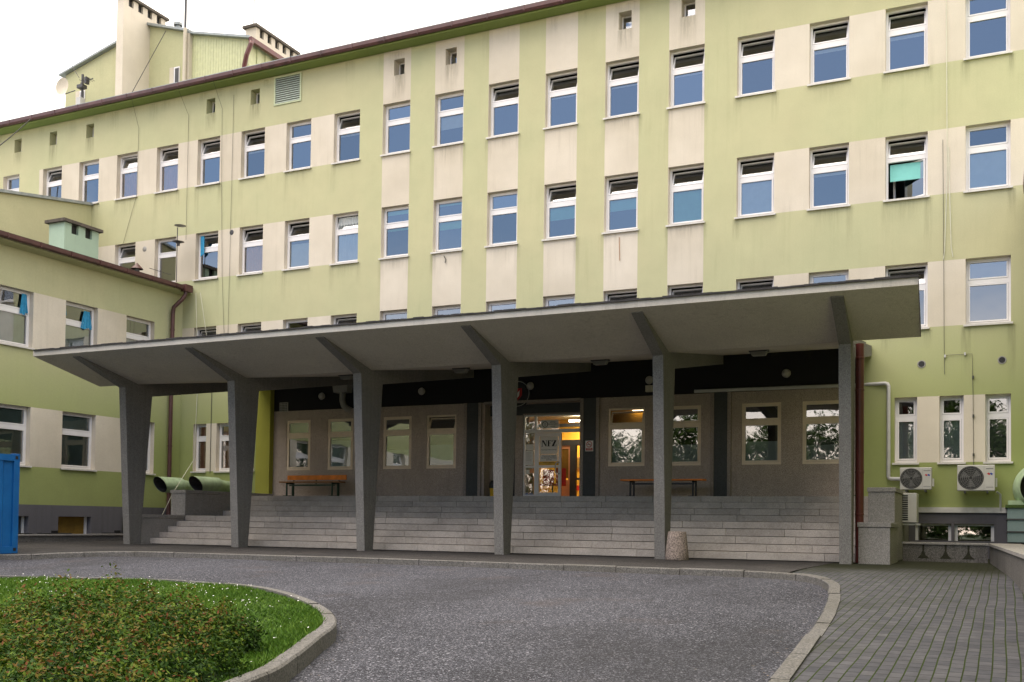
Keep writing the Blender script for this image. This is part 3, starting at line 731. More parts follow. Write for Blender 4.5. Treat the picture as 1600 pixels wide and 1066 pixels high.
# side and rear closures, interior floors
mb = MB()
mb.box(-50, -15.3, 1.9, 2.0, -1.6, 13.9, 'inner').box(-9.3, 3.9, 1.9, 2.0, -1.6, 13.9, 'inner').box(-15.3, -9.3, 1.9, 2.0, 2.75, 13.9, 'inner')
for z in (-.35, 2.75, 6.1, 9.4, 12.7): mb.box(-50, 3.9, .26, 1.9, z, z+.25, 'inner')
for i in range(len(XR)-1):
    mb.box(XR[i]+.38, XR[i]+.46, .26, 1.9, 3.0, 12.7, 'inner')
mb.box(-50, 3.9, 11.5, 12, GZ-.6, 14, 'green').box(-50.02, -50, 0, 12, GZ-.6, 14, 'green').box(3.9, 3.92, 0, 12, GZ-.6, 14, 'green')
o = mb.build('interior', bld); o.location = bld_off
W_ = {}
TA = {0: 12, 2: 8, 3: 12, 4: 12, 5: 14, 7: 12, 10: 13, 11: 13, 12: 13, 13: 13, 14: 13, 15: 13, 16: 13}
TB = {2: 12, 4: 12, 5: 14, 6: 14, 7: 12, 11: 13, 12: 13, 13: 13, 14: 13, 15: 13, 16: 13}
TC = {4: 12, 5: 12, 7: 12, 12: 13, 13: 13, 14: 13, 16: 13}
BA = {2: ('peach', 0, 1), 3: ('peach', 0, 1), 9: ('whblind', 0, .45), 5: ('whblind', 0, .06), 7: ('whblind', 0, .06), 11: ('whblind', 0, .05), 12: ('whblind', 0, .05), 13: ('whblind', 0, .05), 15: ('whblind', 0, .10), 16: ('whblind', 0, .10)}
BB = {5: ('peach', 0, 1), 6: ('whblind', .1, 1), 7: [('stripes', 0, 1), ('stripes', -1, 1)], 8: [('mintblind', -1, .35), ('mintblind', 0, .08)], 9: [('mintblind', -1, .2), ('mintblind', 0, .27)], 11: ('turq', 0, .42), 12: ('turq', 0, .36),
      13: ('turq', 0, 1), 14: ('whblind', 0, 1), 15: ('whblind', 0, .08), 16: ('turq', 0, .5), 17: ('whblind', 0, 1), 2: None, 10: ('whblind', .93, 1)}
BC = {15: ('whblind', 0, .3), 6: None}
for i, x in enumerate(XR):
    for hh, T_, B_ in ((HA, TA, BA), (HB, TB, BB), (HC, TC, BC)):
        if i < 2 and hh != HA: continue
        wv_ = window(bld, bld_off+Vector((x-WW, 0, hh-WH)), WW, WH, .62, tilt=T_.get(i, 0), blind=B_.get(i), extra='lamp' if (i == 3 and hh == HA) else None)
        if i == 16 and hh == HB:      # this one stands open inwards
            for ch in [c for c in wv_.children if c.name.split('.')[0] in ('sash', 'pane') and c.location.length < .01]:
                px_, an = WW-.06, R(-28)
                ch.rotation_euler[2] = an; ch.location = (px_-(px_*math.cos(an)-.2*math.sin(an)), .2-(px_*math.sin(an)+.2*math.cos(an)), 0)
window(bld, bld_off+Vector((-35.33, 0, HA-WH)), .9, WH, .62, blind=('peach', 0, 1)); window(bld, bld_off+Vector((-36.6, 0, HA-WH)), 1.0, WH, .62)
gfb = [('whblind', 0, 1), ('frost', 0, 1), ('dgrey', 0, 1), ('peach', 0, 1), ('peach', 0, 1), ('peach', 0, 1)]
for (a, b), bl in zip(gfw, gfb):
    B = [bl]
    if bl[0] == 'peach': B = [bl, ('peach', -1, 1)]
    window(bld, bld_off+Vector((a, 0, .78)), b-a, HD-.78, .66, blind=B)
for a in attic:
    m_ = MB(); m_.box(0, .39, .30, .34, 0, .05, 'white').box(0, .04, .30, .34, .05, .51, 'white').box(.35, .39, .30, .34, .05, .51, 'white').box(.04, .35, .30, .34, .47, .51, 'white')
    aw = m_.build('attic_window', bld); aw.location = bld_off+Vector((a, 0, 13.24))
    MB().quad((.04, .33, .05), (.35, .33, .05), (.35, .33, .47), (.04, .33, .47), 'glass').build('pane', aw)
for a, b in basement:
    m_ = MB(); m_.box(a, a+.07, .12, .19, -1.15, -.73, 'white').box(b-.07, b, .12, .19, -1.15, -.73, 'white').box(a+.07, b-.07, .12, .19, -.78, -.73, 'white')
    bw = m_.build('basement_window', bld); bw.location = bld_off
    MB().quad((a+.07, .16, -1.15), (b-.07, .16, -1.15), (b-.07, .16, -.78), (a+.07, .16, -.78), 'glass').build('pane', bw)
def stain_mat():
    m = MT('rain_stain'); v = m.coord(kind='World'); at = m.n('ShaderNodeAttribute', attribute_name='fade').outputs['Fac']
    st = m.ramp(m.noise(1, m.coord((16, 16, .8), 'World'), 5, .75), [(.36, 0), (.72, 1)])
    m.fin((.20, .19, .12), 1, spec=.1); m.L.new(m.math('MULTIPLY', m.math('MULTIPLY', st, at), .48, True), m.b.inputs['Alpha']); return m.m
MAT['stain'] = stain_mat()
sm = MB(); fade = []
def stain(x0, x1, z1, ln, k=1.0):
    n = 6
    for i in range(n):
        a, b = x0+(x1-x0)*i/n, x0+(x1-x0)*(i+1)/n; ea = math.sin(math.pi*i/n)**.6*k; eb = math.sin(math.pi*(i+1)/n)**.6*k if i < n-1 else 0
        zm = z1-ln*.35
        sm.quad((a, -.003, zm), (b, -.003, zm), (b, -.003, z1), (a, -.003, z1), 'stain'); fade.extend([ea*.7, eb*.7, eb, ea])
        sm.quad((a, -.003, z1-ln), (b, -.003, z1-ln), (b, -.003, zm), (a, -.003, zm), 'stain'); fade.extend([0, 0, eb*.7, ea*.7])
rs = random.Random(21)
for a in attic: stain(a-.06, a+.47, 13.24, rs.uniform(.5, .95), 1.3)
for i, x in enumerate(XR):
    for hh in (HA, HB, HC):
        z = hh-WH-.055
        if rs.random() < .75: stain(x-WW-.12, x-WW+.14, z, rs.uniform(.5, 1.5), rs.uniform(.4, .95))
        if rs.random() < .75: stain(x-.1, x+.13, z, rs.uniform(.5, 1.6), rs.uniform(.4, .95))
        if rs.random() < .5: stain(x-WW+.1, x-.1, z, rs.uniform(.3, .8), rs.uniform(.3, .6))
for k in range(40):
    x = rs.uniform(-38, 2.5); stain(x, x+rs.uniform(.15, .6), EAVE-.02, rs.uniform(.25, .9), rs.uniform(.3, .7))
o = sm.build('rain_stains', bld); o.location = bld_off
at_ = o.data.attributes.new('fade', 'FLOAT', 'POINT'); at_.data.foreach_set('value', fade)
# louvre vent
m_ = MB(); x0, x1, z0, z1 = -22.24, -21.13, 13.03, 14.0
m_.box(x0, x0+.05, -.03, .02, z0, z1, 'louvframe').box(x1-.05, x1, -.03, .02, z0, z1, 'louvframe').box(x0+.05, x1-.05, -.03, .02, z0, z0+.05, 'louvframe').box(x0+.05, x1-.05, -.03, .02, z1-.05, z1, 'louvframe')
m_.box(x0+.05, x1-.05, .0, .02, z0+.05, z1-.05, 'dgrey')
for k in range(12):
    z = z0+.06+k*.072; m_.quad((x0+.05, -.028, z), (x1-.05, -.028, z), (x1-.05, -.004, z+.05), (x0+.05, -.004, z+.05), 'louvre')
m_.build('ventilation_grille', bld).location = bld_off
# eaves
m_ = MB()
m_.prism([(-.02, EAVE+.02), (-.42, EAVE+.04), (-.42, EAVE+.22), (0, EAVE+.22)], 'x', -50, 3.9, 'eavegreen')
m_.build('eave', bld).location = bld_off
m_ = MB()
poly = [(-.44+.085*math.cos(a), EAVE+.20+.085*math.sin(a)) for a in [math.pi+math.pi*k/8 for k in range(9)]] + [(-.36, EAVE+.215), (-.52, EAVE+.215)]
m_.prism([(-.55, EAVE+.25), (-.55, EAVE+.14), (-.51, EAVE+.08), (-.46, EAVE+.08), (-.425, EAVE+.13), (-.425, EAVE+.25)], 'x', -50.1, 4, 'brown')
for k in range(45): m_.box(-50+k*1.2, -49.97+k*1.2, -.56, -.42, EAVE+.10, EAVE+.262, 'brown')
m_.build('gutter', bld).location = bld_off
m_ = MB(); m_.prism([(-.50, EAVE+.27), (-.50, EAVE+.30), (5.7, EAVE+1.2), (12.3, EAVE+.30), (12.3, EAVE+.2)], 'x', -50.1, 4, 'zinc'); m_.build('roof', bld).location = bld_off
# entrance recess wall
m_ = MB()
gw = [(-21.62, -20.66), (-19.98, -18.99), (-17.86, -16.82), (-16.28, -15.24), (-10.33, -9.24), (-8.62, -7.64), (-6.52, -5.48), (-4.93, -3.92)]
PO = (-14.27, -11.16, -.2, 2.70)
ro = [(a, b, .79, 2.44, .17, 'terra') for a, b in gw]+[(*PO, .38, 'terra')]
wall_grid(m_, (-22.16, -3.5), (-.6, 3.9), ro, lambda x, z: 'band' if z > 2.76 else 'terra', y=.2, extra_z=[2.76])
m_.build('entrance_wall', bld).location = bld_off
for n_, (a, b) in enumerate(gw):
    B = {0: [('dgrey', .6, .9)], 1: [('peach', .15, .9)], 2: [('frost', .47, 1)], 3: [('frost', .33, 1)], 4: [('navy', 0, .2), ('frost', .2, 1)], 5: [('whblind', .5, 1)], 6: [('frost', .45, 1)], 7: [('dgrey', .42, .58), ('whblind', .58, 1)]}[n_]
    if n_ in (1,): B = [('frost', .1, 1)]
    window(bld, bld_off+Vector((a, .05, .79)), b-a, 1.65, .66, blind=B, fr='ivory', sill=False, tilt=12 if n_ in (3, 4) else 0, extra='lamp' if n_ == 4 else None)
# pilasters with pale strips
for a, b in ((-14.855, -14.46), (-11.07, -10.68), (-7.27, -6.90)):
    m_ = MB(); m_.box(a, b, .16, .2, -.1, 2.76, 'pil'); m_.box(a-.10, a, .14, .2, -.1, 2.76, 'strip'); m_.box(b, b+.10, .14, .2, -.1, 2.76, 'strip')
    m_.build('pilaster', bld).location = bld_off
# portal
m_ = MB(); m_.box(PO[0], PO[1], .13, .2, 2.70, 2.775, 'strip').build('portal_lintel', bld).location = bld_off
m_ = MB(); yb = .57
wall_grid(m_, (PO[0], PO[1]+.05), (-.2, 2.72), [(-13.16, -11.20, -.1, 2.38, .1, 'pil'), (-13.93, -13.42, -.1, 2.3, .4, 'black')], lambda x, z: 'pil' if z > 2.38 or x > -11.2 else 'terra', y=yb, extra_z=[2.38], extra_x=[-11.2])
m_.box(-13.16, -11.20, yb-.03, yb, 2.38, 2.42, 'strip')
m_.box(-13.95, -13.40, yb+.4, yb+.45, -.1, 2.35, 'black')
m_.build('portal_wall', bld).location = bld_off
# glazed entrance: fixed lights + door leaf + open leaf position
def bars(mb, xs, zs, y0, y1, key, e=.045):
    pass
dr = MB(); Y0, Y1 = .60, .66
dr.box(-13.16, -13.105, Y0, Y1, -.1, 2.38, 'white').box(-11.26, -11.20, Y0, Y1, -.1, 2.38, 'white').box(-13.105, -11.26, Y0, Y1, 2.33, 2.38, 'white')
dr.box(-13.105, -11.26, Y0, Y1, 1.84, 1.94, 'white').box(-12.80, -12.735, Y0, Y1, -.1, 1.84, 'white').box(-12.80, -12.735, Y0, Y1, 1.94, 2.33, 'white')
dr.box(-13.105, -12.80, Y0, Y1, -.1, .0, 'white').box(-13.105, -12.80, Y0, Y1, .80, .86, 'white')
door = dr.build('entrance_door', bld); door.location = bld_off
df = MB(); e = .085
X0, X1 = -12.73, -11.93
df.box(X0, X0+e, Y0-.02, Y1-.01, -.085, 1.83, 'white').box(X1-e, X1, Y0-.02, Y1-.01, -.085, 1.83, 'white').box(X0+e, X1-e, Y0-.02, Y1-.01, -.085, .06, 'white').box(X0+e, X1-e, Y0-.02, Y1-.01, 1.73, 1.83, 'white').box(X0+e, X1-e, Y0-.02, Y1-.01, .80, .87, 'white')
df.build('door_leaf', door)
for a, b, c, d in ((-13.105, -12.80, 0, .80), (-13.105, -12.80, .86, 1.84), (-13.105, -12.80, 1.94, 2.33), (-12.735, -11.26, 1.94, 2.33), (X0+e, X1-e, .06, .80), (X0+e, X1-e, .87, 1.73)):
    MB().quad((a, Y0+.03, c), (b, Y0+.03, c), (b, Y0+.03, d), (a, Y0+.03, d), 'glass').build('pane', door)
MB().tube([(X1-.04, Y0-.03, .62), (X1-.11, Y0-.09, .62), (X1-.14, Y0-.10, .68), (X1-.14, Y0-.10, .88), (X1-.11, Y0-.09, .94), (X1-.04, Y0-.03, .94)], .017, 'lgrey', 8).build('handle', door, True)
# hall behind the door
hl = MB()
hx0, hx1 = -15.2, -9.4
hl.box(hx0, hx1, 1.0, 7.5, -.16, -.1, 'hallfloor').box(hx0, hx1, 1.0, 7.5, 2.62, 2.7, 'paper')
hl.box(hx0-.1, hx0, 1.0, 7.5, -.1, 2.62, 'terra').box(hx1, hx1+.1, 1.0, 7.5, -.1, 2.62, 'yellowwall').box(hx0, hx1, 7.5, 7.6, -.1, 2.62, 'yellowwall')
hl.box(-15.2, -13.16, .98, 1.04, -.1, 2.62, 'terra').box(-11.1, -9.4, .98, 1.04, -.1, 2.62, 'yellowwall')
o = hl.build('entrance_hall', bld); o.location = bld_off
# inner vestibule: second doors
m_ = MB()
m_.box(-13.6, -11.9, 2.55, 2.68, 1.60, 1.78, 'dgrey').box(-12.44, -12.25, 2.55, 2.68, -.1, 1.60, 'dgrey').box(-11.98, -11.9, 2.55, 2.68, -.1, 1.60, 'dgrey').box(-12.25, -11.98, 2.57, 2.66, .52, .58, 'dgrey')
m_.box(-13.6, -11.9, 2.58, 2.66, 2.2, 2.3, 'dgrey')
m_.box(-12.82, -12.75, 2.58, 2.64, -.1, 1.6, 'peach').box(-12.50, -12.44, 2.58, 2.64, -.1, 1.6, 'peach').box(-12.75, -12.50, 2.58, 2.64, -.1, .52, 'peach').box(-12.75, -12.50, 2.58, 2.64, 1.5, 1.6, 'peach').box(-12.75, -12.50, 2.60, 2.63, .58, 1.5, 'dirtyboard')
m_.build('vestibule_frame', bld).location = bld_off
m_ = MB(); m_.box(-14.5, -12.2, 4.4, 4.5, -.1, 2.62, 'yellowwall').box(-13.2, -12.6, 4.39, 4.4, .25, .42, 'red').build('hall_wall', bld).location = bld_off
m_ = MB(); m_.box(-12.75, -11.9, 3.2, 3.3, 2.42, 2.48, 'tube').build('hall_light', bld).location = bld_off
for lx, ly, en in ((-12.5, 3.5, 34), (-12.2, 2.0, 8)):
    ld = bpy.data.lights.new('hall_lamp', 'AREA'); ld.energy = en; ld.size = .8; ld.color = (1, .80, .52); lo = bpy.data.objects.new('hall_lamp', ld); COL.objects.link(lo); lo.location = (lx, ly, 2.45)
m_ = MB(); m_.box(-12.62, -12.3, 1.5, 1.9, .3, .36, 'red').box(-12.62, -12.3, 1.85, 1.9, .36, .85, 'red').box(-12.6, -12.57, 1.5, 1.53, -.1, .3, 'dgrey').box(-12.35, -12.32, 1.5, 1.53, -.1, .3, 'dgrey')
m_.box(-13.05, -12.7, 1.5, 1.9, .3, .36, 'red').box(-13.05, -12.7, 1.85, 1.9, .36, .8, 'red')
tag(m_.build('hall_chairs', None), 'red waiting chairs standing in the hall behind the glass door', 'chairs')

# white skirting ledge over the plinth
m_ = MB(); m_.box(-2.2, .3, -.06, 0, -.46, -.33, 'sill').build('plinth_ledge', bld).location = bld_off

# penthouse block on the roof
ph = MB()
ph.prism([(-36.12, 14.2), (-29.3, 14.2), (-29.3, 18.46), (-31.4, 19.12), (-36.12, 17.93)], 'y', 3.5, 9.5, 'green')
P_ = ph.build('penthouse', bld); P_.location = bld_off
m_ = MB(); m_.prism([(-36.35, 17.90), (-36.35, 17.97), (-31.4, 19.22), (-29.2, 18.53), (-29.2, 18.44), (-31.4, 19.12)], 'y', 3.32, 9.7, 'zinc').build('penthouse_roof', bld).location = bld_off
m_ = MB()
nrib = 22
for k in range(nrib):
    a = -29.3+k*(2.95/nrib); b = a+2.95/nrib; c = a+(b-a)*.35
    zt0 = 18.4-(a+29.3)*.25
    m_.box(a, c, 3.478, 9, 14.3, zt0, 'corr').box(c, b, 3.49, 9, 14.3, zt0, 'corr')
for k in range(10): m_.box(-26.35, -26.31, 3.5+k*.5, 3.75+k*.5, 14.3, 17.6, 'corr')
m_.build('corrugated_annex', bld).location = bld_off
m_ = MB(); m_.prism([(-29.35, 18.38), (-29.35, 18.47), (-26.15, 17.67), (-26.15, 17.58)], 'y', 3.3, 9.2, 'zinc').build('annex_roof', bld).location = bld_off
m_ = MB(); m_.box(-26.16, -26.02, 3.3, 9.2, 17.42, 17.60, 'redpipe').tube([(-26.1, 3.42, 17.5), (-26.05, 3.3, 17.3), (-26.2, 3.25, 16.9), (-26.35, 3.3, 16.5), (-26.4, 3.35, 15)], .09, 'redpipe', 10).build('annex_gutter', bld).location = bld_off
def chimney(x0, x1, y0, y1, z0, z1, key, nslot):
    m = MB(); m.box(x0, x1, y0, y1, z0, z1-.32, key)
    L_ = (y1-y0); s_ = L_/(nslot*2+1)
    for k in range(nslot+1): m.box(x0, x1, y0+2*k*s_, y0+(2*k+1)*s_, z1-.32, z1, key)
    m.box(x0+.1, x1-.1, y0+.05, y1-.05, z1-.32, z1, 'black')
    m.box(x0-.1, x1+.1, y0-.1, y1+.1, z1, z1+.10, 'cap')
    return m
chimney(-31.76, -31.4, 2.1, 4.35, 14.5, 19.75, 'cream', 4).build('chimney', bld).location = bld_off
chimney(-26.9, -26.4, 4.0, 6.6, 14.5, 18.35, 'cream', 5).build('chimney', bld).location = bld_off
for a, b, z0, z1 in ((-35.45, -34.95, 16.1, 17.10), (-30.25, -29.75, 16.2, 17.18)):
    m_ = MB(); m_.box(a, a+.2, 3.44, 3.52, z0, z1, 'cream').box(a+.2, b, 3.46, 3.52, z0, z1, 'white'); pw = m_.build('penthouse_window', bld); pw.location = bld_off
    MB().quad((a+.27, 3.455, z0+.05), (b-.03, 3.455, z0+.05), (b-.03, 3.455, z1-.06), (a+.27, 3.455, z1-.06), 'dgrey').build('pane', pw)
m_ = MB().box(-29.35, -29.12, 3.3, 3.5, 14.3, 18.35, 'cream'); m_.build('corner_pier', bld).location = bld_off

# ------------------------------------------------------------------ side wing (left), its wall faces +X
XL = -26.05
wing = thing('side_wing_building', 'two storey green and cream side wing with brown gutter on the left', 'building', (XL, -5, GZ))
woff = Vector((-XL, 5, -GZ))
PW = lambda x, y, z: (XL-y, x, z)       # local x -> world Y, depth -> -X
f1 = [(-14.6, -13.5), (-12.2, -11.05), (-9.75, -8.6), (-7.29, -6.13), (-4.96, -3.73), (-2.54, -1.31)]
f0 = [(-14.6, -13.5), (-12.2, -11.05), (-9.75, -8.6), (-7.29, -6.13), (-4.99, -3.71), (-2.42, -1.21)]
bsm = [(-7.4, -6.1), (-5.05, -3.80), (-2.55, -1.4)]
ZE = 6.95
def wpaint(y, z):
    if z < -.49: return 'plinth'
    if 4.12 < z < 5.78 and y < -1.31: return 'cream'
    if .63 < z < 2.38 and y < -1.21: return 'cream'
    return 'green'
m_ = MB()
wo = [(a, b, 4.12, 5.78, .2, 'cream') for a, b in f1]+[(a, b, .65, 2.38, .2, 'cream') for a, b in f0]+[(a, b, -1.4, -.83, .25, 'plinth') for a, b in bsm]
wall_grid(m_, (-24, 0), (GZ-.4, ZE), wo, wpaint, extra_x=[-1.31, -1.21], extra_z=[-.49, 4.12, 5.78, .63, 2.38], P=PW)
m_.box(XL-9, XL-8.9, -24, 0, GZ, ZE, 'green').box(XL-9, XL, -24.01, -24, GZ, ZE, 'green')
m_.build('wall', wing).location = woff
m_ = MB().box(XL-1.6, XL-1.5, -24, 0, GZ, 6.9, 'inner')
for z in (-.4, 3.1, 6.6): m_.box(XL-1.5, XL-.3, -24, 0, z, z+.2, 'inner')
m_.build('interior', wing).location = woff
for (a, b), tl in zip(f1, (0, 0, 0, 0, 0, 0)):
    n_ = f1.index((a, b))
    ww = window(wing, woff+Vector((XL, a, 4.12)), b-a, 1.66, .60, rot=R(90), blind=[('tealdark', 0, 1)] if n_ >= 3 else None)
for n_, (a, b) in enumerate(f0):
    window(wing, woff+Vector((XL, a, .65)), b-a, 1.73, .62, rot=R(90), blind=[('tealdark', 0, 1), ('tealdark', -1, 1)])
for n_, (a, b) in enumerate(bsm):
    bw = MB().box(XL-.24, XL-.16, b-.1, b-.02, -1.4, -.83, 'white').box(XL-.25, XL-.20, a, b-.1, -1.4, -.83, 'dirtyboard' if n_ == 1 else 'dgrey').build('basement_window', wing); bw.location = woff
m_ = MB(); m_.prism([(XL, ZE-.02), (XL+.42, ZE+.02), (XL+.42, ZE+.17), (XL, ZE+.17)], 'y', -24.2, -.02, 'green')
m_.build('eave', wing).location = woff
m_ = MB(); m_.prism([(XL+.425, ZE+.13), (XL+.44, ZE+.06), (XL+.50, ZE+.04), (XL+.56, ZE+.08), (XL+.57, ZE+.19), (XL+.425, ZE+.19)], 'y', -24.25, -.25, 'brown')
for k in range(22): m_.box(XL+.42, XL+.585, -24+k*1.1, -23.97+k*1.1, ZE+.05, ZE+.2, 'brown')
m_.build('gutter', wing).location = woff
m_ = MB(); m_.prism([(XL+.47, ZE+.20), (XL+.47, ZE+.23), (XL-4.5, ZE+.85), (XL-9.2, ZE+.23), (XL-9.2, ZE+.17)], 'y', -24.2, -.02, 'felt'); m_.build('roof', wing).location = woff
m_ = MB(); px, py = XL+.14, -.62
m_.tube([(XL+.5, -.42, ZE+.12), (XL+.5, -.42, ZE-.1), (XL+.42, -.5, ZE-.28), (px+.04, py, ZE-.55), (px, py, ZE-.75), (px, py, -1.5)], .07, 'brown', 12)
for z in (5.6, 3.4, 1.6, .2): m_.lathe([(.082, 0), (.082, .05)], 'brown', (px, py, z), 12)
m_.box(XL+.38, XL+.62, -.55, -.2, ZE+.0, ZE+.24, 'brown')
m_.build('downpipe', wing, True).location = woff
m_ = chimney(-28.3, -27.6, -3.75, -2.35, 7.2, 8.72, 'mint', 2); m_.build('chimney', wing).location = woff
def roof_vent(x, y, z, s=1, label=None, name='roof_vent'):
    m = MB(); m.lathe([(.07*s, -.3), (.07*s, .12)], 'dgrey', (x, y, z), 12).lathe([(.17*s, .12), (.16*s, .14), (.001, .28*s)], 'brown', (x, y, z), 12).build('roof_vent', wing, True).location = woff
roof_vent(-26.3, -1.9, 7.35, 1.2)
m_ = MB(); m_.box(-26.9, -26.7, -7.9, -7.6, 7.2, 8.5, 'lgrey').box(-27, -26.6, -8, -7.5, 8.0, 8.05, 'cap').box(-27, -26.6, -8, -7.5, 8.5, 8.55, 'cap'); m_.build('roof_flue', wing).location = woff
# blue cloths hung in the upper wing windows
def cloth(y0, y1, z0, z1, label, x=XL-.13):
    m = MB(); n = 10
    for k in range(n):
        a, b = y0+(y1-y0)*k/n, y0+(y1-y0)*(k+1)/n; zz = z0+random.uniform(0, .12); pin = (y0+y1)/2
        ta, tb = pin+(a-pin)*.5, pin+(b-pin)*.5
        m.quad((x+.03*math.sin(k*2.2), a, zz), (x+.03*math.sin((k+1)*2.2), b, zz), (x, tb, z1), (x, ta, z1), 'bluecloth')
    tag(m.build('cloth', None), label, 'cloth')
cloth(-6.50, -6.20, 5.05, 5.70, 'bright blue cloth hung in the leftmost upper window of the side wing')
cloth(-4.28, -3.82, 5.02, 5.62, 'wide blue cloth bunched at the right of the second upper wing window')
cloth(-4.95, -4.83, 5.25, 5.70, 'narrow blue cloth strip at the left of the second upper wing window')
m = MB()
for k in range(5): m.box(-25.38+k*.03, -25.35+k*.03, .08+.01*(k % 2), .10+.01*(k % 2), 8.28+.02*k, 8.98, 'bluecloth')
tag(m.build('cloth', None), 'blue cloth hanging at the left of a main facade window above the wing roof', 'cloth')

# taller rear block behind the wing
m_ = MB()
m_.prism([(-9, GZ), (0, GZ), (0, 10.66), (-9, 9.15)], 'x', -40, -30.55, 'green')
tb = thing('stair_block_building', 'taller green block with sloping parapet rising behind the side wing', 'building', (-35, -4, GZ))
m_.build('wall', tb).location = (35, 4, -GZ)
MB().prism([(-9.05, 9.14), (-.02, 10.66), (-.02, 10.76), (-9.05, 9.24)], 'x', -40.1, -30.45, 'zinc').build('parapet_cap', tb).location = (35, 4, -GZ)

# right wing eave corner
rw = thing('right_wing_building', 'green wing at the right edge whose brown eave corner shows', 'building', (4, -5, GZ))
ro_ = Vector((-4, 5, -GZ))
MB().box(.85, 9, -25, -.02, GZ-.8, ZE+.1, 'green').build('wall', rw).location = ro_
MB().prism([(.85, ZE+.1), (.42, ZE+.12), (.42, ZE+.36), (9, ZE+1.2), (9, ZE+.1)], 'y', -25.2, -.02, 'eavegreen').build('eave', rw).location = ro_
MB().prism([(.415, ZE+.20), (.36, ZE+.16), (.27, ZE+.2), (.25, ZE+.40), (.415, ZE+.40)], 'y', -25.3, -.25, 'brown').build('gutter', rw).location = ro_

# ------------------------------------------------------------------ canopy
CX = [-22.19, -18.40, -14.51, -10.75, -6.945, -3.155]; CWD = .235
SK = .043
skew = lambda p: -(p[0]+6.2)*SK
can = thing('entrance_canopy', 'long grey concrete canopy on tapered terrazzo columns over the entrance', 'canopy', (-12.5, -6.2, GZ))
co = Vector((12.5, 6.2, -GZ))
YF, ZF, YC, ZC, YW, ZW = -8.35, 3.39, -6.0, 2.88, -.02, 3.74
for i, x in enumerate(CX):
    m_ = MB()
    prof = [(-6.2, GZ-.3), (-6.2, GZ), (-6.5, 2.74), (-8.15, ZF-.065), (-8.15, ZF+.03), (YC, ZC+.03), (YW, ZW+.03), (YW, ZW-.24), (-5.45, 2.60), (-5.80, GZ), (-5.80, GZ-.3)]
    wd = CWD
    m_.prism(prof, 'x', x, x+wd, 'col', shift=skew)
    o = m_.build('column', can, bevel=.008); o.location = co
xa, xb, xc_, xd = -23.42, -1.66, -22.45, -3.06
m_ = MB()
def slab(mb, pts_low, th, key_s, key_t):
    (a, b, c, d) = pts_low   # ccw from front-left at bottom
    T = [(p[0], p[1], p[2]+th) for p in pts_low]
    mb.quad(a, d, c, b, key_s); mb.quad(*T, key_t)
    for i in range(4): j = (i+1) % 4; mb.quad(pts_low[i], pts_low[j], T[j], T[i], 'fascia' if i == 0 else 'dgrey')
fx = lambda x, y: x-(y+6.2)*SK
slab(m_, [(fx(xa, YF), YF, ZF), (fx(xb, YF), YF, ZF), (fx(xb, YC), YC, ZC), (fx(xa, YC), YC, ZC)], .13, 'soffit', 'felt')
slab(m_, [(fx(xc_, YC), YC, ZC), (fx(xd, YC), YC, ZC), (fx(xd, YW), YW, ZW), (fx(xc_, YW), YW, ZW)], .13, 'soffit', 'felt')
m_.build('roof_slab', can).location = co
m_ = MB(); rr = random.Random(5)
for k in range(90):
    x0 = xa+.05+(xb-xa-.05)*k/90; x1 = xa+.05+(xb-xa-.05)*(k+1)/90+.01; dz = rr.uniform(0, .02)
    m_.box(x0+.09, x1+.09, YF-.03-rr.uniform(0, .01), YF+.12, ZF+.125+dz*.3, ZF+.155+dz, 'felt')
m_.build('roofing_edge', can).location = co
m_ = MB(); m_.quad((fx(xb, YF)+.004, YF-.03, ZF+.0), (fx(xb, YC)+.004, YC, ZC-.03), (fx(xb, YC)+.004, YC, ZC+.18), (fx(xb, YF)+.004, YF-.03, ZF+.19), 'felt').build('side_flashing', can).location = co
# downpipe from the canopy valley
m_ = MB(); m_.tube([(-2.83, -5.72, 2.86), (-2.83, -5.72, GZ+.02)], .083, 'redpipe', 16)
for z in (2.55, 1.9, .25, -.6, -1.25): m_.lathe([(.083, 0), (.092, .005), (.092, .035), (.083, .04)], 'redpipe', (-2.83, -5.72, z), 16)
m_.build('downpipe', can, True).location = co

# ------------------------------------------------------------------ steps
st = thing('entrance_steps', 'wide flight of pale stone steps with a landing below the canopy', 'steps', (-12.4, -5.4, GZ))
so = Vector((12.4, 5.4, -GZ))
SX0, SX1 = -22.0, -2.86
ys = [-5.4, -5.06, -4.72, -4.38, -4.04, -2.40, -2.07, -1.74, -1.41]; rh = (-.10-GZ)/9
rr = random.Random(11)
for k, y in enumerate(ys):
    zt = GZ+(k+1)*rh; zb = GZ+k*rh; yn = ys[k+1] if k < 8 else .2
    m_ = MB(); x = SX0; vals = []
    while x < SX1-.01:
        l = rr.choice([1.15, 1.45, 1.6, .95, 1.3, 1.75]); x1 = min(SX1, x+l)
        if SX1-x1 < .35: x1 = SX1
        j = .003; dy = rr.uniform(-.004, .004)
        m_.box(x+j, x1-j, y+dy, yn+.05, zb+.010, zt, 'step'); v = rr.random(); vals += [v]*6
        x = x1
    m_.box(SX0, SX1, y+.06, yn+.04, zb-.15, zt-.02, 'dgrey'); vals += [.0]*6
    o = m_.build('platform' if k == 8 else 'landing' if k == 4 else 'step', st, bevel=.006); o.location = so
    a = o.data.attributes.new('slab', 'FLOAT', 'FACE'); a.data.foreach_set('value', vals)
def cheek(x0, x1, y0, y1, z0, z1, lid=.10, ov=.02):
    m_ = MB(); m_.box(x0, x1, y0, y1, z0, z1-lid, 'stone'); m_.box(x0-ov, x1+ov, y0-ov, y1+ov, z1-lid+.004, z1, 'stone'); o = m_.build('cheek_wall', st, bevel=.01); o.location = so
cheek(-22.55, -22.002, -5.75, -4.06, GZ-.1, -.74); cheek(-22.55, -22.0, -4.04, -.005, GZ-.1, .0)
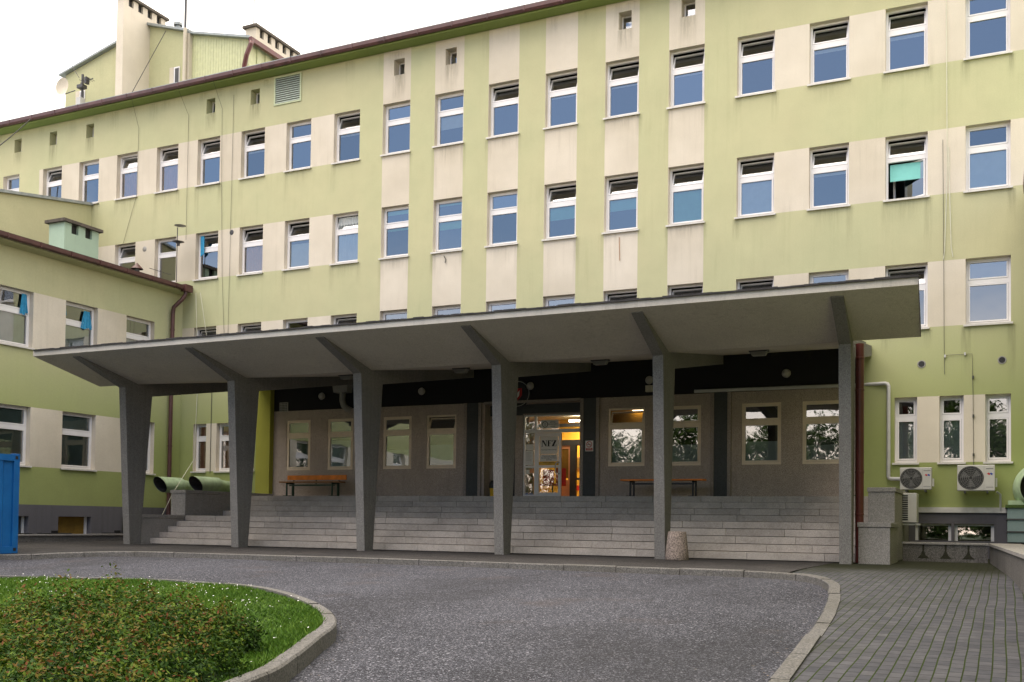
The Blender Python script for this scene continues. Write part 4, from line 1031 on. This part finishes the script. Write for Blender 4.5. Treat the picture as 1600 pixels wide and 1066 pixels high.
cheek(-2.84, -2.24, -5.82, -4.07, GZ-.1, -.74); cheek(-2.84, -2.30, -4.05, -.005, GZ-.1, .02)

# ------------------------------------------------------------------ low walls
tag(MB().box(-2.2, -.5, -3.3, -3.12, GZ-.3, -1.20, 'concrete').box(-2.2, -.45, -3.33, -3.09, -1.20, -1.15, 'stone').build('low_wall', bevel=.008), 'low mossy concrete light well wall below the right basement windows', 'wall')
m_ = MB()
a0, a1 = Vector((-.47, -3.1)), Vector((.53, -25))
n_ = 64
for k in range(n_):
    p = a0.lerp(a1, k/n_); q = a0.lerp(a1, (k+.93)/n_)
    m_.quad((p.x, p.y, GZ-.6), (q.x, q.y, GZ-.6), (q.x, q.y, -1.20), (p.x, p.y, -1.20), 'concrete')
m_.quad((a0.x+.012, a0.y, GZ-.6), (a1.x+.012, a1.y, GZ-.6), (a1.x+.012, a1.y, -1.2), (a0.x+.012, a0.y, -1.2), 'black')
m_.quad((a0.x-.03, a0.y, -1.20), (a1.x-.03, a1.y, -1.20), (a1.x-.03, a1.y, -1.15), (a0.x-.03, a0.y, -1.15), 'stone')
m_.quad((a0.x-.03, a0.y, -1.15), (a1.x-.03, a1.y, -1.15), (a1.x+.6, a1.y, -1.15), (a0.x+.6, a0.y, -1.15), 'stone')
tag(m_.build('low_wall'), 'long low boarded concrete wall running along the right edge of the pavers', 'wall')
tag(MB().box(-25.45, -25.25, -23, -.2, GZ-.3, -1.40, 'concrete').box(-25.47, -25.22, -23, -.2, -1.40, -1.35, 'stone').build('low_wall', bevel=.008), 'low stained concrete wall in front of the side wing basement', 'wall')
for x_, lb in ((-1.78, 'left dark moss streak on the low light well wall'), (-1.33, 'middle dark moss streak on the low light well wall'), (-.88, 'right, widest dark moss streak on the low light well wall')):
    m_ = MB(); m_.prism([(x_-.02, -1.2), (x_+.025, -1.2), (x_+.02, -1.35), (x_+.05, -1.43), (x_+.13, -1.50), (x_-.12, -1.50), (x_-.05, -1.42), (x_-.015, -1.33)], 'y', -3.304, -3.301, 'mossdark')
    tag(m_.build('moss_streak'), lb, 'moss streak', 'moss streaks on the low wall')
for n_, (y, lb) in enumerate(((-7.0, 'black grating lid beside the blue container'), (-5.6, 'black grating lid left of the ochre boarded basement window'), (-3.2, 'black grating lid right of the ochre boarded basement window'))):
    m_ = MB().box(-25.75, -25.35, y-.45, y+.45, -1.345, -1.32, 'black').box(-25.6, -25.5, y-.08, y+.08, -1.32, -1.25, 'black')
    tag(m_.build('light_well_lid'), lb, 'lid', 'black lids over the light wells')

# ------------------------------------------------------------------ small objects
def bench(name, x0, x1, y, label, back):
    t = thing(name, label, 'bench', ((x0+x1)/2, y, -.1), 'benches against the entrance wall'); L2 = (x1-x0)/2
    zs = .43
    for k in range(3): MB().box(-L2, L2, -.18+k*.125, -.07+k*.125, zs, zs+.045, 'orange' if not back else 'wood').build('seat_slat', t, bevel=.004)
    for s_ in (-1, 1):
        x = s_*(L2-.28)
        MB().box(x-.02, x+.02, -.16, -.12, .03, zs, 'dkgreen' if back else 'black').box(x-.02, x+.02, .14, .18, .03, zs, 'dkgreen' if back else 'black').box(x-.02, x+.02, -.2, .24, 0, .03, 'dkgreen' if back else 'black').box(x-.12, x+.12, -.16, -.12, 0, .03, 'dkgreen' if back else 'black').box(x-.02, x+.02, -.16, .18, zs-.04, zs, 'dkgreen' if back else 'black').build('leg', t)
    MB().box(-L2+.28, L2-.28, -.02, .02, zs-.1, zs-.05, 'dkgreen' if back else 'black').build('rail', t)
    if back:
        MB().box(-L2+.05, L2+.02, .18, .21, .53, .68, 'orange').build('backrest', t, bevel=.004)
        for s_ in (-1, 0, 1): MB().box(s_*(L2-.28)-.015, s_*(L2-.28)+.015, .21, .235, .0 if s_ else .4, .66, 'dkgreen').build('back_support', t)
bench('bench', -21.02, -18.72, -.75, 'orange and wood bench with backrest at the left end of the entrance wall', True)
bench('bench', -9.58, -7.29, -.70, 'backless orange wooden bench right of the entrance door', False)

# round wall lamps
for k, x in enumerate((-20.19, -16.44, -12.75, -9.1, -5.34)):
    lb = ['round wall lamp above the left bench', 'round wall lamp between the third and fourth columns from left', 'round wall lamp above the glass entrance door', 'round wall lamp above a cream box', 'round wall lamp nearest the right column'][k]
    t = thing('wall_lamp', lb, 'lamp', (x, .2, 3.19), 'round lamps on the black band')
    MB().lathe([(.001, -.02), (.09, -.02), (.10, 0)], 'dgrey', n=20, axis='y').build('base', t, True)
    MB().lathe([(.001, -.17), (.055, -.16), (.10, -.115), (.118, -.07), (.10, -.03), (.09, -.02)], 'lamp', n=20, axis='y').build('globe', t, True)
# soffit lamps
for k, x in enumerate((-20.9, -17.0, -13.33, -9.36, -5.39)):
    z = ZC+(ZW-ZC)*(6-3.12)/6
    lb = ['first', 'second', 'third', 'fourth', 'fifth'][k]+' grey ceiling lamp from left under the canopy'
    t = thing('ceiling_lamp', lb, 'lamp', (x, -3.12, z), 'lamps under the canopy')
    MB().box(-.22, .22, -.10, .10, -.04, .01, 'dgrey').build('base', t)
    MB().prism([(-.2, -.04), (-.15, -.13), (.15, -.13), (.2, -.04)], 'y', -.09, .09, 'ceil').build('lamp_shade', t, bevel=.01)
tag(MB().box(-9.2, -9.0, .08, .2, 2.86, 3.04, 'cream').build('junction_box', bevel=.01), 'cream box under the wall lamp behind the fifth column', 'box')
# emblem
t = thing('emblem_sign', 'round dark sign with a red shield above the entrance behind a column', 'sign', (-13.17, .2, 2.98))
MB().lathe([(.001, -.03), (.40, -.03), (.41, 0)], 'black', n=40, axis='y').build('disc', t, True)
MB().lathe([(.36, -.034), (.375, -.034)], 'lgrey', n=40, axis='y').build('rim', t)
MB().prism([(-.14, .16), (.14, .16), (.14, -.05), (0, -.2), (-.14, -.05)], 'y', -.045, -.03, 'red').build('shield', t)
MB().prism([(-.07, .1), (0, .03), (.07, .1), (.05, -.06), (0, -.12), (-.05, -.06)], 'y', -.05, -.045, 'paper').build('bird', t)
# vent hood & wall grille
t = thing('vent_hood', 'grey vent hood with bent pipe on the black band above the left bench', 'vent', (-19.3, .2, 3.2))
MB().prism([(-.30, .32), (.30, .32), (.26, .05), (-.26, .05)], 'y', -.34, -.02, 'hood').build('hood', t, bevel=.02)
MB().tube([(0, -.18, .06), (0, -.18, -.2), (.04, -.16, -.36), (.12, -.08, -.46), (.2, .0, -.5)], .10, 'hood', 14).build('pipe', t, True)
t = thing('wall_grille', 'small square pale grille beside the green pier', 'grille', (-21.75, .2, 2.9))
MB().box(-.17, .17, -.02, 0, -.15, .15, 'hood').build('frame', t)
m_ = MB()
for k in range(5):
    for j in range(5): m_.box(-.14+k*.058, -.10+k*.058, -.025, -.02, -.13+j*.055, -.095+j*.055, 'dgrey')
m_.build('slots', t)
for x, z in ((-20.95, 2.93), (-20.6, 2.9), (-19.95, 2.9)):
    pass
# yellow bin
t = thing('waste_bin', 'small yellow bin with a black bag lining by the dark doorway', 'bin', (-13.82, -.0, -.1))
MB().prism([(-.12, -.1), (.12, -.1), (.15, .26), (-.15, .26)], 'x', 0, 0, 'yellow') if False else None
MB().lathe([(.001, 0), (.12, 0), (.145, .30)], 'yellow', n=16).build('body', t, True)
MB().lathe([(.15, .27), (.155, .33), (.15, .42), (.10, .50), (.001, .50)], 'black', n=16).build('bag', t, True)
# no smoking sign
t = thing('no_smoking_sign', 'white and red no smoking sign on the dark pilaster by the door', 'sign', (-10.88, .155, 1.38))
MB().box(-.12, .12, -.008, 0, -.15, .155, 'paper').build('plate', t)
MB().lathe([(.070, -.011), (.088, -.011)], 'red', (0, 0, .05), 28, 'y').build('ring', t)
MB().prism([(-.062, .102), (-.052, .112), (.062, -.002), (.052, -.012)], 'y', -.012, -.009, 'red').build('slash', t)
MB().box(-.06, .045, -.010, -.008, .04, .055, 'print').build('cigarette', t)
MB().box(-.10, .10, -.011, -.008, -.13, -.06, 'red').build('band', t)
text('lettering', 'PALENIE', .036, (0, -.013, -.08), (R(90), 0, 0), 'paper', t); text('lettering', 'WZBRONIONE', .027, (0, -.013, -.113), (R(90), 0, 0), 'paper', t)
# door notices
def notice(x0, x1, z0, z1, label, y=.575, key='paper', group='notices on the entrance door'):
    t = thing('notice', label, 'notice', ((x0+x1)/2, y, (z0+z1)/2), group); a, b = (x1-x0)/2, (z1-z0)/2
    MB().box(-a, a, 0, .004, -b, b, key).build('sheet', t); return t, a, b
t, a, b = notice(-12.60, -12.03, 1.20, 1.72, 'white poster with large black NFZ letters on the glass door')
for nm, polys in (('letter', [[(-.235, .15), (-.17, .15), (-.085, -.0), (-.085, -.03), (-.105, -.03)], [(-.225, .13), (-.21, .13), (-.21, -.02), (-.225, -.02)], [(-.095, .15), (-.08, .15), (-.08, -.03), (-.095, -.03)], [(-.245, -.02), (-.19, -.02), (-.19, -.03), (-.245, -.03)], [(-.115, .15), (-.06, .15), (-.06, .142), (-.115, .142)]]),
                  ('letter', [[(-.04, .15), (.01, .15), (.01, -.03), (-.04, -.03)], [(.01, .15), (.075, .15), (.075, .10), (.065, .10), (.055, .138), (.01, .138)], [(.01, .072), (.04, .072), (.04, .06), (.01, .06)], [(.032, .09), (.042, .09), (.042, .04), (.032, .04)], [(-.06, -.02), (.03, -.02), (.03, -.03), (-.06, -.03)]]),
                  ('letter', [[(.10, .15), (.235, .15), (.235, .14), (.10, .14)], [(.10, .15), (.112, .15), (.112, .095), (.10, .095)], [(.175, .14), (.235, .14), (.16, -.02), (.09, -.02)], [(.09, -.02), (.235, -.02), (.235, -.03), (.09, -.03)], [(.223, .03), (.235, .03), (.235, -.02), (.223, -.02)]])):
    m_ = MB()
    for q, pl in enumerate(polys): m_.prism(pl, 'y', -.003-.0004*q, -.0005, 'print')
    m_.build(nm, t)
text('lettering', 'Narodowy Fundusz Zdrowia', .042, (0, -.003, -.13), (R(90), 0, 0), 'print', t)
t, a, b = notice(-12.60, -12.03, .985, 1.19, 'white sheet with three lines of small print below the large lettered poster')
for k, s_ in enumerate(('Wojewódzki Oddział', 'Narodowego Funduszu', 'Zdrowia')): text('lettering', s_, .052, (0, -.003, .055-k*.055), (R(90), 0, 0), 'print', t)
t, a, b = notice(-12.64, -12.0, .875, .98, 'yellow strip notice on the door glass beside the handle', key='yellow')
text('lettering', 'PUNKT OBSŁUGI', .05, (0, -.003, .02), (R(90), 0, 0), 'print', t); text('lettering', 'PACJENTA', .038, (0, -.003, -.028), (R(90), 0, 0), 'print', t)
t, a, b = notice(-12.58, -12.02, 1.96, 2.21, 'white sheet with a green ring emblem on the glass above the door')
MB().lathe([(.075, -.003), (.095, -.003)], 'dkgreen', (-.15, 0, 0), 28, 'y').build('ring_emblem', t); MB().box(-.158, -.142, -.003, 0, -.05, .05, 'dkgreen').build('needle', t)
for k in range(3): text('lettering', ('SZPITAL', 'POWIATOWY', 'wejście')[k], .05, (.10, -.003, .06-k*.06), (R(90), 0, 0), 'dkgreen', t)
t, a, b = notice(-13.07, -12.83, 1.33, 1.50, 'small white notice on the left door light, above a larger one')
t, a, b = notice(-13.09, -12.83, .88, 1.31, 'tall white notice with lines of print on the left door light')
for k in range(8): MB().box(-.1, .1-.03*(k % 3), -.002, 0, .17-k*.035, .176-k*.035, 'hood').build('print_line', t)
t, a, b = notice(-13.07, -12.94, .62, .74, 'small pale sticker low on the left door light'); t, a, b = notice(-12.93, -12.82, .64, .76, 'pink sticker low on the left door light', key='peach')
# poster and frame in the hall
tag(MB().box(-13.08, -12.72, 4.35, 4.385, .95, 1.35, 'wood').box(-13.04, -12.76, 4.34, 4.35, 1.0, 1.3, 'dirtyboard').build('picture_frame'), 'dark framed picture inside the yellow hall', 'picture')

# concrete litter bin
t = thing('litter_bin', 'conical exposed aggregate concrete litter bin by the fifth column', 'bin', (-6.38, -6.45, GZ))
MAT['aggr'] = terrazzo('brown_aggregate_concrete', (.30, .245, .215), dark=.3, sc=60)
MB().lathe([(.001, 0), (.235, 0), (.245, .02), (.235, .18), (.19, .565), (.185, .585), (.165, .59), (.15, .56), (.15, .3), (.001, .3)], 'aggr', n=32).build('body', t, True)

# air conditioners
def ac(x0, x1, z0, z1, label, y=-.55):
    t = thing('air_conditioner', label, 'air conditioner', ((x0+x1)/2, -.05, z0), 'outdoor air conditioner units'); W2, H2 = (x1-x0)/2, z1-z0; yf = y+.05
    MB().box(-W2, W2, yf, yf+.32, 0, H2, 'acwhite').build('casing', t, bevel=.015)
    cx, cz, r_ = -W2+W2*2*.36, H2*.5, H2*.43
    MB().lathe([(.001, yf-.003), (r_, yf-.003), (r_+.012, yf-.008), (r_+.02, yf-.001)], 'black', (cx, 0, cz), 40, 'y').build('fan_opening', t)
    m_ = MB()
    for rr_ in np.linspace(.05, r_, 6): m_.lathe([(rr_-.0022, yf-.012), (rr_+.0022, yf-.012)], 'hood', (cx, 0, cz), 40, 'y')
    for a in range(16):
        A = a*math.pi/8; m_.tube([(cx+.03*math.cos(A), yf-.012, cz+.03*math.sin(A)), (cx+r_*math.cos(A), yf-.012, cz+r_*math.sin(A))], .0016, 'hood', 4)
    m_.build('fan_grille', t)
    for a in range(3):
        A = a*2.094; MB().prism([(cx+.02*math.cos(A), cz+.02*math.sin(A)), (cx+r_*.85*math.cos(A+.25), cz+r_*.85*math.sin(A+.25)), (cx+r_*.85*math.cos(A+1.0), cz+r_*.85*math.sin(A+1.0))], 'y', yf-.006, yf-.004, 'blade').build('fan_blade', t)
    lx = W2*.72; s_ = H2/.55
    for k, (dx, c) in enumerate(((-.055, 'red'), (.0, 'blue'))):
        MB().prism([(lx+dx, H2*.66), (lx+dx+.03, H2*.70), (lx+dx+.07, H2*.66), (lx+dx+.05, H2*.60), (lx+dx+.02, H2*.63)], 'y', yf-.004, yf-.001, c).build('logo', t)
    MB().box(lx-.08, lx+.08, yf-.003, yf, H2*.84, H2*.86, 'dgrey').build('lettering_line', t); MB().box(lx-.08, lx+.08, yf-.003, yf, H2*.13, H2*.145, 'dgrey').build('lettering_line', t)
    MB().box(W2*.42, W2*.43, yf-.003, yf, .02, H2-.02, 'hood').build('seam', t)
    MB().box(W2, W2+.05, yf+.1, yf+.25, H2*.15, H2*.5, 'acwhite').build('valve_cover', t)
    for s2 in (-1, 1): MB().box(s2*W2*.6-.02, s2*W2*.6+.02, yf-.02, .05, -.05, -.01, 'dgrey').build('bracket', t)
ac(-2.47, -1.75, .09, .63, 'smaller white wall air conditioner with round fan, joined to the white pipe')
ac(-1.18, -.36, .06, .675, 'larger white wall air conditioner under the right windows')
t = thing('louvred_air_unit', 'white box unit with black side slots by the step cheek wall', 'air conditioner', (-2.18, -1.9, -.72))
MB().box(-.18, .19, -.14, .5, 0, .68, 'acwhite').build('casing', t, bevel=.01)
for k in range(12):
    MB().box(-.15, .0, -.145, -.14, .05+k*.05, .082+k*.05, 'black').build('slot', t)
MB().box(-.4, .25, -.1, .4, -.06, -.02, 'lgrey').box(-.36, -.33, -.1, -.06, -.02, .35, 'lgrey').build('bracket', t)
# white pipe
m_ = MB().tube([(-7.8, .1, 2.815), (-3.6, .08, 2.79), (-2.86, -.07, 2.785), (-2.80, -.08, 2.765), (-2.775, -.08, 2.70), (-2.775, -.08, .44), (-2.76, -.08, .39), (-2.70, -.08, .375), (-2.45, -.08, .37)], .048, 'lgrey', 10)
tag(m_.build('trunking_pipe', None, True), 'white trunking pipe running along the wall and down to the smaller air conditioner', 'pipe')
tag(MB().tube([(-.32, -.15, .05), (-.24, -.08, -.02), (-.24, -.05, -.4)], .025, 'lgrey', 8).build('drain_pipe', None, True), 'short white drain pipe beside the larger air conditioner', 'pipe')

# ducts
def duct_side(x, label, y0, y1):
    t = thing('vent_duct', label, 'duct', (x, 0, .27), 'green ducts over the left cheek wall'); r_ = .26; n = 28; cut = .62
    cs = [(r_*math.cos(2*math.pi*k/n), r_*math.sin(2*math.pi*k/n)) for k in range(n)]
    m_ = MB(); m_.v = [(c, y0-cut*s_-.0, s_) for c, s_ in cs]+[(c, y1, s_) for c, s_ in cs]
    for k in range(n): j = (k+1) % n; m_.f.append((k, j, j+n, k+n)); m_.mi.append(m_.mat('duct'))
    m_.build('tube', t, True)
    inn = MB(); inn.v = [(c*.95, y0+.01-cut*s_, s_*.95) for c, s_ in cs]+[(c*.95, y1-.1, s_*.95) for c, s_ in cs]
    for k in range(n): j = (k+1) % n; inn.f.append((k, k+n, j+n, j)); inn.mi.append(inn.mat('dgrey'))
    inn.f.append(tuple(range(n, 2*n))); inn.mi.append(inn.mat('black')); inn.build('mouth', t)
    MB().tube([(0, y1-.02, 0), (0, y1+.12, 0), (0, y1+.4, -.02), (0, -.0, -.04)], [.255, .20, .19, .19], 'duct', 18).build('neck', t, True)
    return t
duct_side(-25.35, 'left green duct with slanted dark mouth near the brown downpipe', -1.62, -.70)
duct_side(-23.75, 'right green duct with slanted dark mouth beside the second column', -1.70, -.72)
t = thing('vent_duct', 'large green round duct mouth on a pale blue metal base at the right edge', 'duct', (.62, -.75, -.3))
MB().lathe([(.46, -.35), (.47, -.35), (.56, -.1), (.60, .3), (.6, .72)], 'duct', (0, 0, .42), 40, 'y').build('tube', t, True)
MB().lathe([(.46, -.35), (.44, .2), (.001, .2)], 'black', (0, 0, .42), 40, 'y').build('mouth', t, True)
MB().box(-.72, .8, -.25, .7, -.85, -.05, 'ductbase').build('base', t, bevel=.01)
MB().box(-.76, .8, -.29, .7, -.05, .02, 'moss').box(-.745, .8, -.275, .7, -.33, -.30, 'dgrey').box(-.745, .8, -.275, .7, -.62, -.59, 'dgrey').build('flange', t)
MB().box(-.7, .8, -.2, .7, .02, .12, 'duct').build('collar', t)

# container
t = thing('shipping_container', 'blue corrugated steel container at the left edge', 'container', (-20.8, -14.7, g(-11.7)))
xf, yf_ = 1.2, 3.0; H_ = 2.16
m_ = MB(); m_.box(-1.2, xf-.04, -3.0, yf_-.02, .06, H_-.03, 'cont')
k = -2.95
while k < 2.75:
    m_.prism([(xf-.04, k), (xf-.005, k+.04), (xf-.005, k+.14), (xf-.04, k+.18)], 'z', .15, H_-.14, 'cont'); k += .36
m_.build('body', t)
m_ = MB(); m_.box(xf-.12, xf+.01, yf_-.14, yf_, 0, H_, 'cont').box(xf-.12, xf+.01, -3.0, -2.86, 0, H_, 'cont'); m_.build('corner_post', t, bevel=.008)
MB().box(xf-.06, xf+.008, -2.86, yf_-.14, 0, .15, 'cont').box(xf-.06, xf+.008, -2.86, yf_-.14, H_-.16, H_-.02, 'cont').build('rail', t)
MB().box(xf-.02, xf+.013, yf_-.12, yf_-.05, .05, .12, 'black').box(xf-.02, xf+.013, yf_-.12, yf_-.05, H_-.12, H_-.05, 'black').build('lashing_hole', t)
text('lettering', "CLORBART'S", .12, (xf+.01, yf_-.95, H_-.24), (R(90), 0, R(90)), 'paper', t, bold=.002)

# antennas & masts on the roofs
def ant_dish(x, y, z, label):
    t = thing('roof_antenna', label, 'antenna', (x, y, z))
    return t
t = thing('roof_mast', 'tall dark mast rising from the roof beside the corrugated annex', 'mast', (-29.25, 3.2, 14.5))
MB().tube([(0, 0, 0), (0, 0, 4.0)], .07, 'cream', 10).tube([(0, 0, 4.0), (0, 0, 9.5)], .05, 'dgrey', 8).build('pole', t, True)
t = thing('roof_mast', 'thin antenna rod on the right roof chimney', 'mast', (-26.6, 4.1, 18.4)); MB().tube([(0, 0, 0), (0, 0, 3)], .02, 'dgrey', 6).build('pole', t)
t = thing('roof_antenna', 'antenna cluster with round pale dish at the left end of the roof', 'antenna', (-34.0, 2.5, 14.6))
MB().tube([(0, 0, 0), (0, 0, 2.6)], .05, 'dgrey', 8).build('pole', t)
MB().tube([(-.9, -.1, 1.9), (-.3, -.1, 1.95)], .02, 'dgrey', 6).tube([(.0, -.1, 2.2), (.75, -.15, 2.25)], .02, 'dgrey', 6).tube([(-.05, 0, .6), (.75, -.1, .55)], .03, 'dgrey', 6).build('arm', t)
for bx in ((-.12, .12, -.2, .05, 1.15, 1.6, 'lgrey'), (-.16, .16, -.16, .1, 2.0, 2.15, 'dgrey'), (.3, .42, -.2, -.02, 2.1, 2.38, 'dgrey'), (-.1, .16, -.2, .05, .45, .75, 'hood')): MB().box(*bx).build('radio_box', t, bevel=.015)
m_ = MB()
for k in range(5): m_.tube([(.15+k*.12, -.3, 2.24), (.15+k*.12, .05, 2.24)], .009, 'dgrey', 4)
m_.build('aerial_rods', t)
MB().lathe([(.001, 0), (.25, -.03), (.36, -.09)], 'cream', (-.95, -.1, 2.2), 24, 'y').build('dish', t, True)
MB().tube([(-.2, 0, 2.5), (-1.1, 0, 3.7)], .012, 'dgrey', 5).build('whip', t)
t = thing('roof_flue', 'small white flue with cap on the penthouse roof', 'flue', (-30.2, 3.8, 18.65)); MB().lathe([(.1, 0), (.1, .4)], 'zinc', n=14).lathe([(.17, .4), (.17, .5), (.001, .52)], 'zinc', n=14).build('pipe', t, True)
t = thing('lamp_antenna', 'pair of flat disc fittings on a thin pole at the wing roof corner', 'antenna', (-25.9, -.5, 7.3))
MB().tube([(0, 0, 0), (0, 0, 1.9)], .015, 'dgrey', 6).build('pole', t)
MB().lathe([(.001, .03), (.2, 0), (.001, -.04)], 'hood', (.12, 0, 1.95), 18).build('disc', t, True)
MB().lathe([(.001, .03), (.2, 0), (.06, -.05), (.05, -.14), (.001, -.14)], 'dgrey', (.05, 0, 1.4), 18).build('disc', t, True)
t = thing('aerial', 'small low aerial with crossbar on the side wing roof edge', 'aerial', (-25.75, -1.4, 7.2)); MB().tube([(0, 0, 0), (0, 0, .3)], .012, 'dgrey', 6).tube([(0, -.5, .25), (0, .5, .25)], .01, 'dgrey', 5).build('rod', t)

# cables
def cable(pts, r_, key, label, cat='cable'):
    tag(MB().tube(pts, r_, key, 5).build('cable', None, True), label, cat)
def sag(a, b, s_, n=14):
    a, b = Vector(a), Vector(b); return [tuple(a.lerp(b, k/n)-Vector((0, 0, s_*4*(k/n)*(1-k/n)))) for k in range(n+1)]
cable([(-1.45, -.03, 14), (-1.43, -.03, 10.4), (-1.42, -.03, 8.0), (-1.48, -.03, 6.0), (-1.51, -.03, 5.8)], .010, 'cable', 'long pale cable hanging down the facade near the right windows')
cable([(-1.39, -.03, 8.6), (-1.38, -.03, 8.0), (-1.33, -.03, 6.1), (-1.29, -.03, 5.85)], .010, 'cable', 'shorter pale cable beside the long one at right')
cable([(-1.52, -.03, 8.8), (-1.50, -.03, 5.8), (-1.49, -.03, 3.7), (-1.48, -.03, 2.95)], .006, 'dcable', 'thin dark conductor wire below the pale cables at right')
cable([(-1.47, -.03, 3.42), (-.86, -.03, 3.42), (-.84, -.03, 2.4), (-.83, -.03, .68)], .006, 'dcable', 'thin wire running down between the right ground floor windows')
m = MB()
for x_, z_ in ((-1.47, 3.40), (-1.02, 3.43), (-.84, 2.85), (-.835, 1.9), (-.83, .95)): m.box(x_-.02, x_+.02, -.05, 0, z_-.035, z_+.035, 'dcable' if z_ < 3 else 'lgrey')
tag(m.build('wire_clips'), 'small clips holding the thin wire between the right ground floor windows', 'clips')
for z in (2.7, 1.8, 1.0):
    pass
for pts, lb in (([(-28.25, -.5, 14.3), (-28.28, -.03, 13.2), (-28.3, -.03, 10.8), (-28.9, -.03, 9.1)], 'thin conductor wire on the facade above the wing roof, leftmost'), ([(-26.1, -.5, 14.25), (-25.95, -.03, 13.3), (-25.95, -.03, 8.9)], 'thin wire down the facade above the disc fittings'),
                ([(-24.5, -.5, 14.2), (-24.45, -.03, 13.3), (-24.42, -.03, 11.0), (-24.3, -.03, 7.5), (-24.1, -.03, 4.5)], 'thin wire down the facade left of the small attic holes pair'), ([(-23.95, -.03, 13.7), (-24.0, -.03, 4.5)], 'very thin second wire running beside the first')):
    cable(pts, .0055, 'dcable', lb)
cable([(-9.97, -.03, 7.27), (-9.95, -.03, 6.6)], .010, 'wood', 'short rusty rod on the middle cream stripe')
cable([(-15.62, -.05, 7.3), (-15.56, -.03, 7.18), (-15.58, -.04, 7.08)], .014, 'dcable', 'small dark hook on the second cream stripe')
cable(sag((-33.2, -.5, 14.2), (-36.5, -3, 11.0), .4), .02, 'dcable', 'dark cable slanting down from the roof gutter at the far left')
cable([(-31.4, 2.0, 14.9), (-30.25, 3.2, 18.6)], .015, 'dcable', 'dark stay wire slanting from gutter to penthouse roof')
cable([(-25.2, -.3, 6.9), (-25.25, -.05, 4), (-25.35, -.05, 1.2), (-24.5, -1.9, .0), (-25.0, -2.2, -1.3)], .010, 'cable', 'pale cable hanging beside the brown downpipe')
cable([(-25.0, -.3, 6.9), (-24.9, -.05, 5.4)], .010, 'cable', 'short pale cable at the wing corner')
cable([(-24.65, -.03, 3.5), (-24.65, -.03, .7)], .010, 'dcable', 'thin wire between the two narrow windows at left')
cable(sag((-9.05, -.02, 4.02), (-8.85, -.02, 3.2), 0), .012, 'dcable', 'short rusty bracket stub under the middle stripe') if False else None
for x, lb in ((-2.01, 'round dark vent hole left of the thin wire on the right facade'), (-.2, 'round dark vent hole at the right end of the facade')):
    t = thing('wall_vent', lb, 'vent', (x, 0, 3.235)); MB().lathe([(.001, -.01), (.075, -.01), (.09, -.015), (.10, 0)], 'hood', n=20, axis='y').build('ring', t, True); MB().lathe([(.001, -.018), (.07, -.018)], 'black', n=20, axis='y').build('hole', t)
t = thing('wall_vent', 'small round vent above the wing roof between two windows', 'vent', (-27.9, 0, 8.78)); MB().lathe([(.001, -.02), (.07, -.02), (.1, 0)], 'hood', n=16, axis='y').build('ring', t, True)
t = thing('wall_vent', 'small dark round vent on the facade beside a cream panel', 'vent', (-23.95, 0, 8.95)); MB().lathe([(.001, -.02), (.07, -.02), (.09, 0)], 'dgrey', n=16, axis='y').build('ring', t, True)

# ivy sprig near the pipe
t = thing('ivy', 'dark leafy sprig beside the red downpipe', 'plant', (-3.52, -2.9, -.35))
c = rng.normal(size=(90, 3))*np.array([.06, .05, .14])+np.array([.08, 0, .32]); leaf_mesh('foliage', c, .045, 'treeleaf', t); MB().tube([(.05, 0, -.1), (.08, 0, .2), (.10, 0, .5)], .006, 'bark', 5).build('stem', t)

# ------------------------------------------------------------------ trees across the drive (mirrored in the panes)
def tree(x, y, h, label, src=None):
    if src:
        c = copy_tree(src); c.location = (x, y, -3.2); c['label'] = label; c.rotation_euler[2] = random.uniform(0, 6); c.scale = (h/13,)*3; return c
    t = thing('broadleaf_tree', label, 'tree', (x, y, -3.2), 'trees across the drive')
    m = MB(); m.tube([(0, 0, 0), (.1, 0, 3), (0, .1, 7), (.1, 0, 11)], [.35, .28, .18, .05], 'bark', 8)
    cl = []
    for k in range(46):
        a = random.uniform(0, 6.28); z = random.uniform(1.8, 12.6); rr_ = random.uniform(.5, 1)*3.9*max(.3, math.sin(math.pi*max(.03, min(.97, (z-1.2)/12))))**.6; e = Vector((rr_*math.cos(a), rr_*math.sin(a), z))
        if k % 3 == 0: m.tube([(0, 0, z*.65), tuple(e*.6+Vector((0, 0, z*.3))), tuple(e)], [.10, .05, .02], 'bark', 5)
        cl.append(e)
    m.build('trunk', t)
    C = np.concatenate([rng.normal(size=(260, 3))*np.array([.75, .75, .55])+np.array(e) for e in cl]); leaf_mesh('crown', C, .22, 'treeleaf', t)
    return t
t0 = tree(-4, -52, 13, 'tall broadleaf tree across the drive, nearest the building axis')
for k, (x, y, h) in enumerate(((-13, -57, 11), (-23, -54, 12), (5, -56, 14), (-34, -60, 12), (-45, -55, 11), (-9, -60, 10), (-18, -61, 11), (-28, -60, 10), (-40, -61, 12), (11, -60, 12), (-52, -58, 11), (0, -62, 11))):
    tree(x, y, h, ['second tree from the tallest one in the mirrored row', 'tree mirrored in the panes behind the fifth column', 'largest tree of the mirrored row, at its right', 'tree mirrored in the panes of the left bench', 'tree near the left end of the mirrored row', 'smaller tree behind the tallest mirrored one', 'tree filling the gap left of the mirrored middle', 'low tree in the back line of the mirrored row', 'tall back line tree mirrored at far left', 'right end tree of the mirrored back line', 'left end tree of the mirrored row', 'back line tree mirrored by the small right windows'][k], t0)
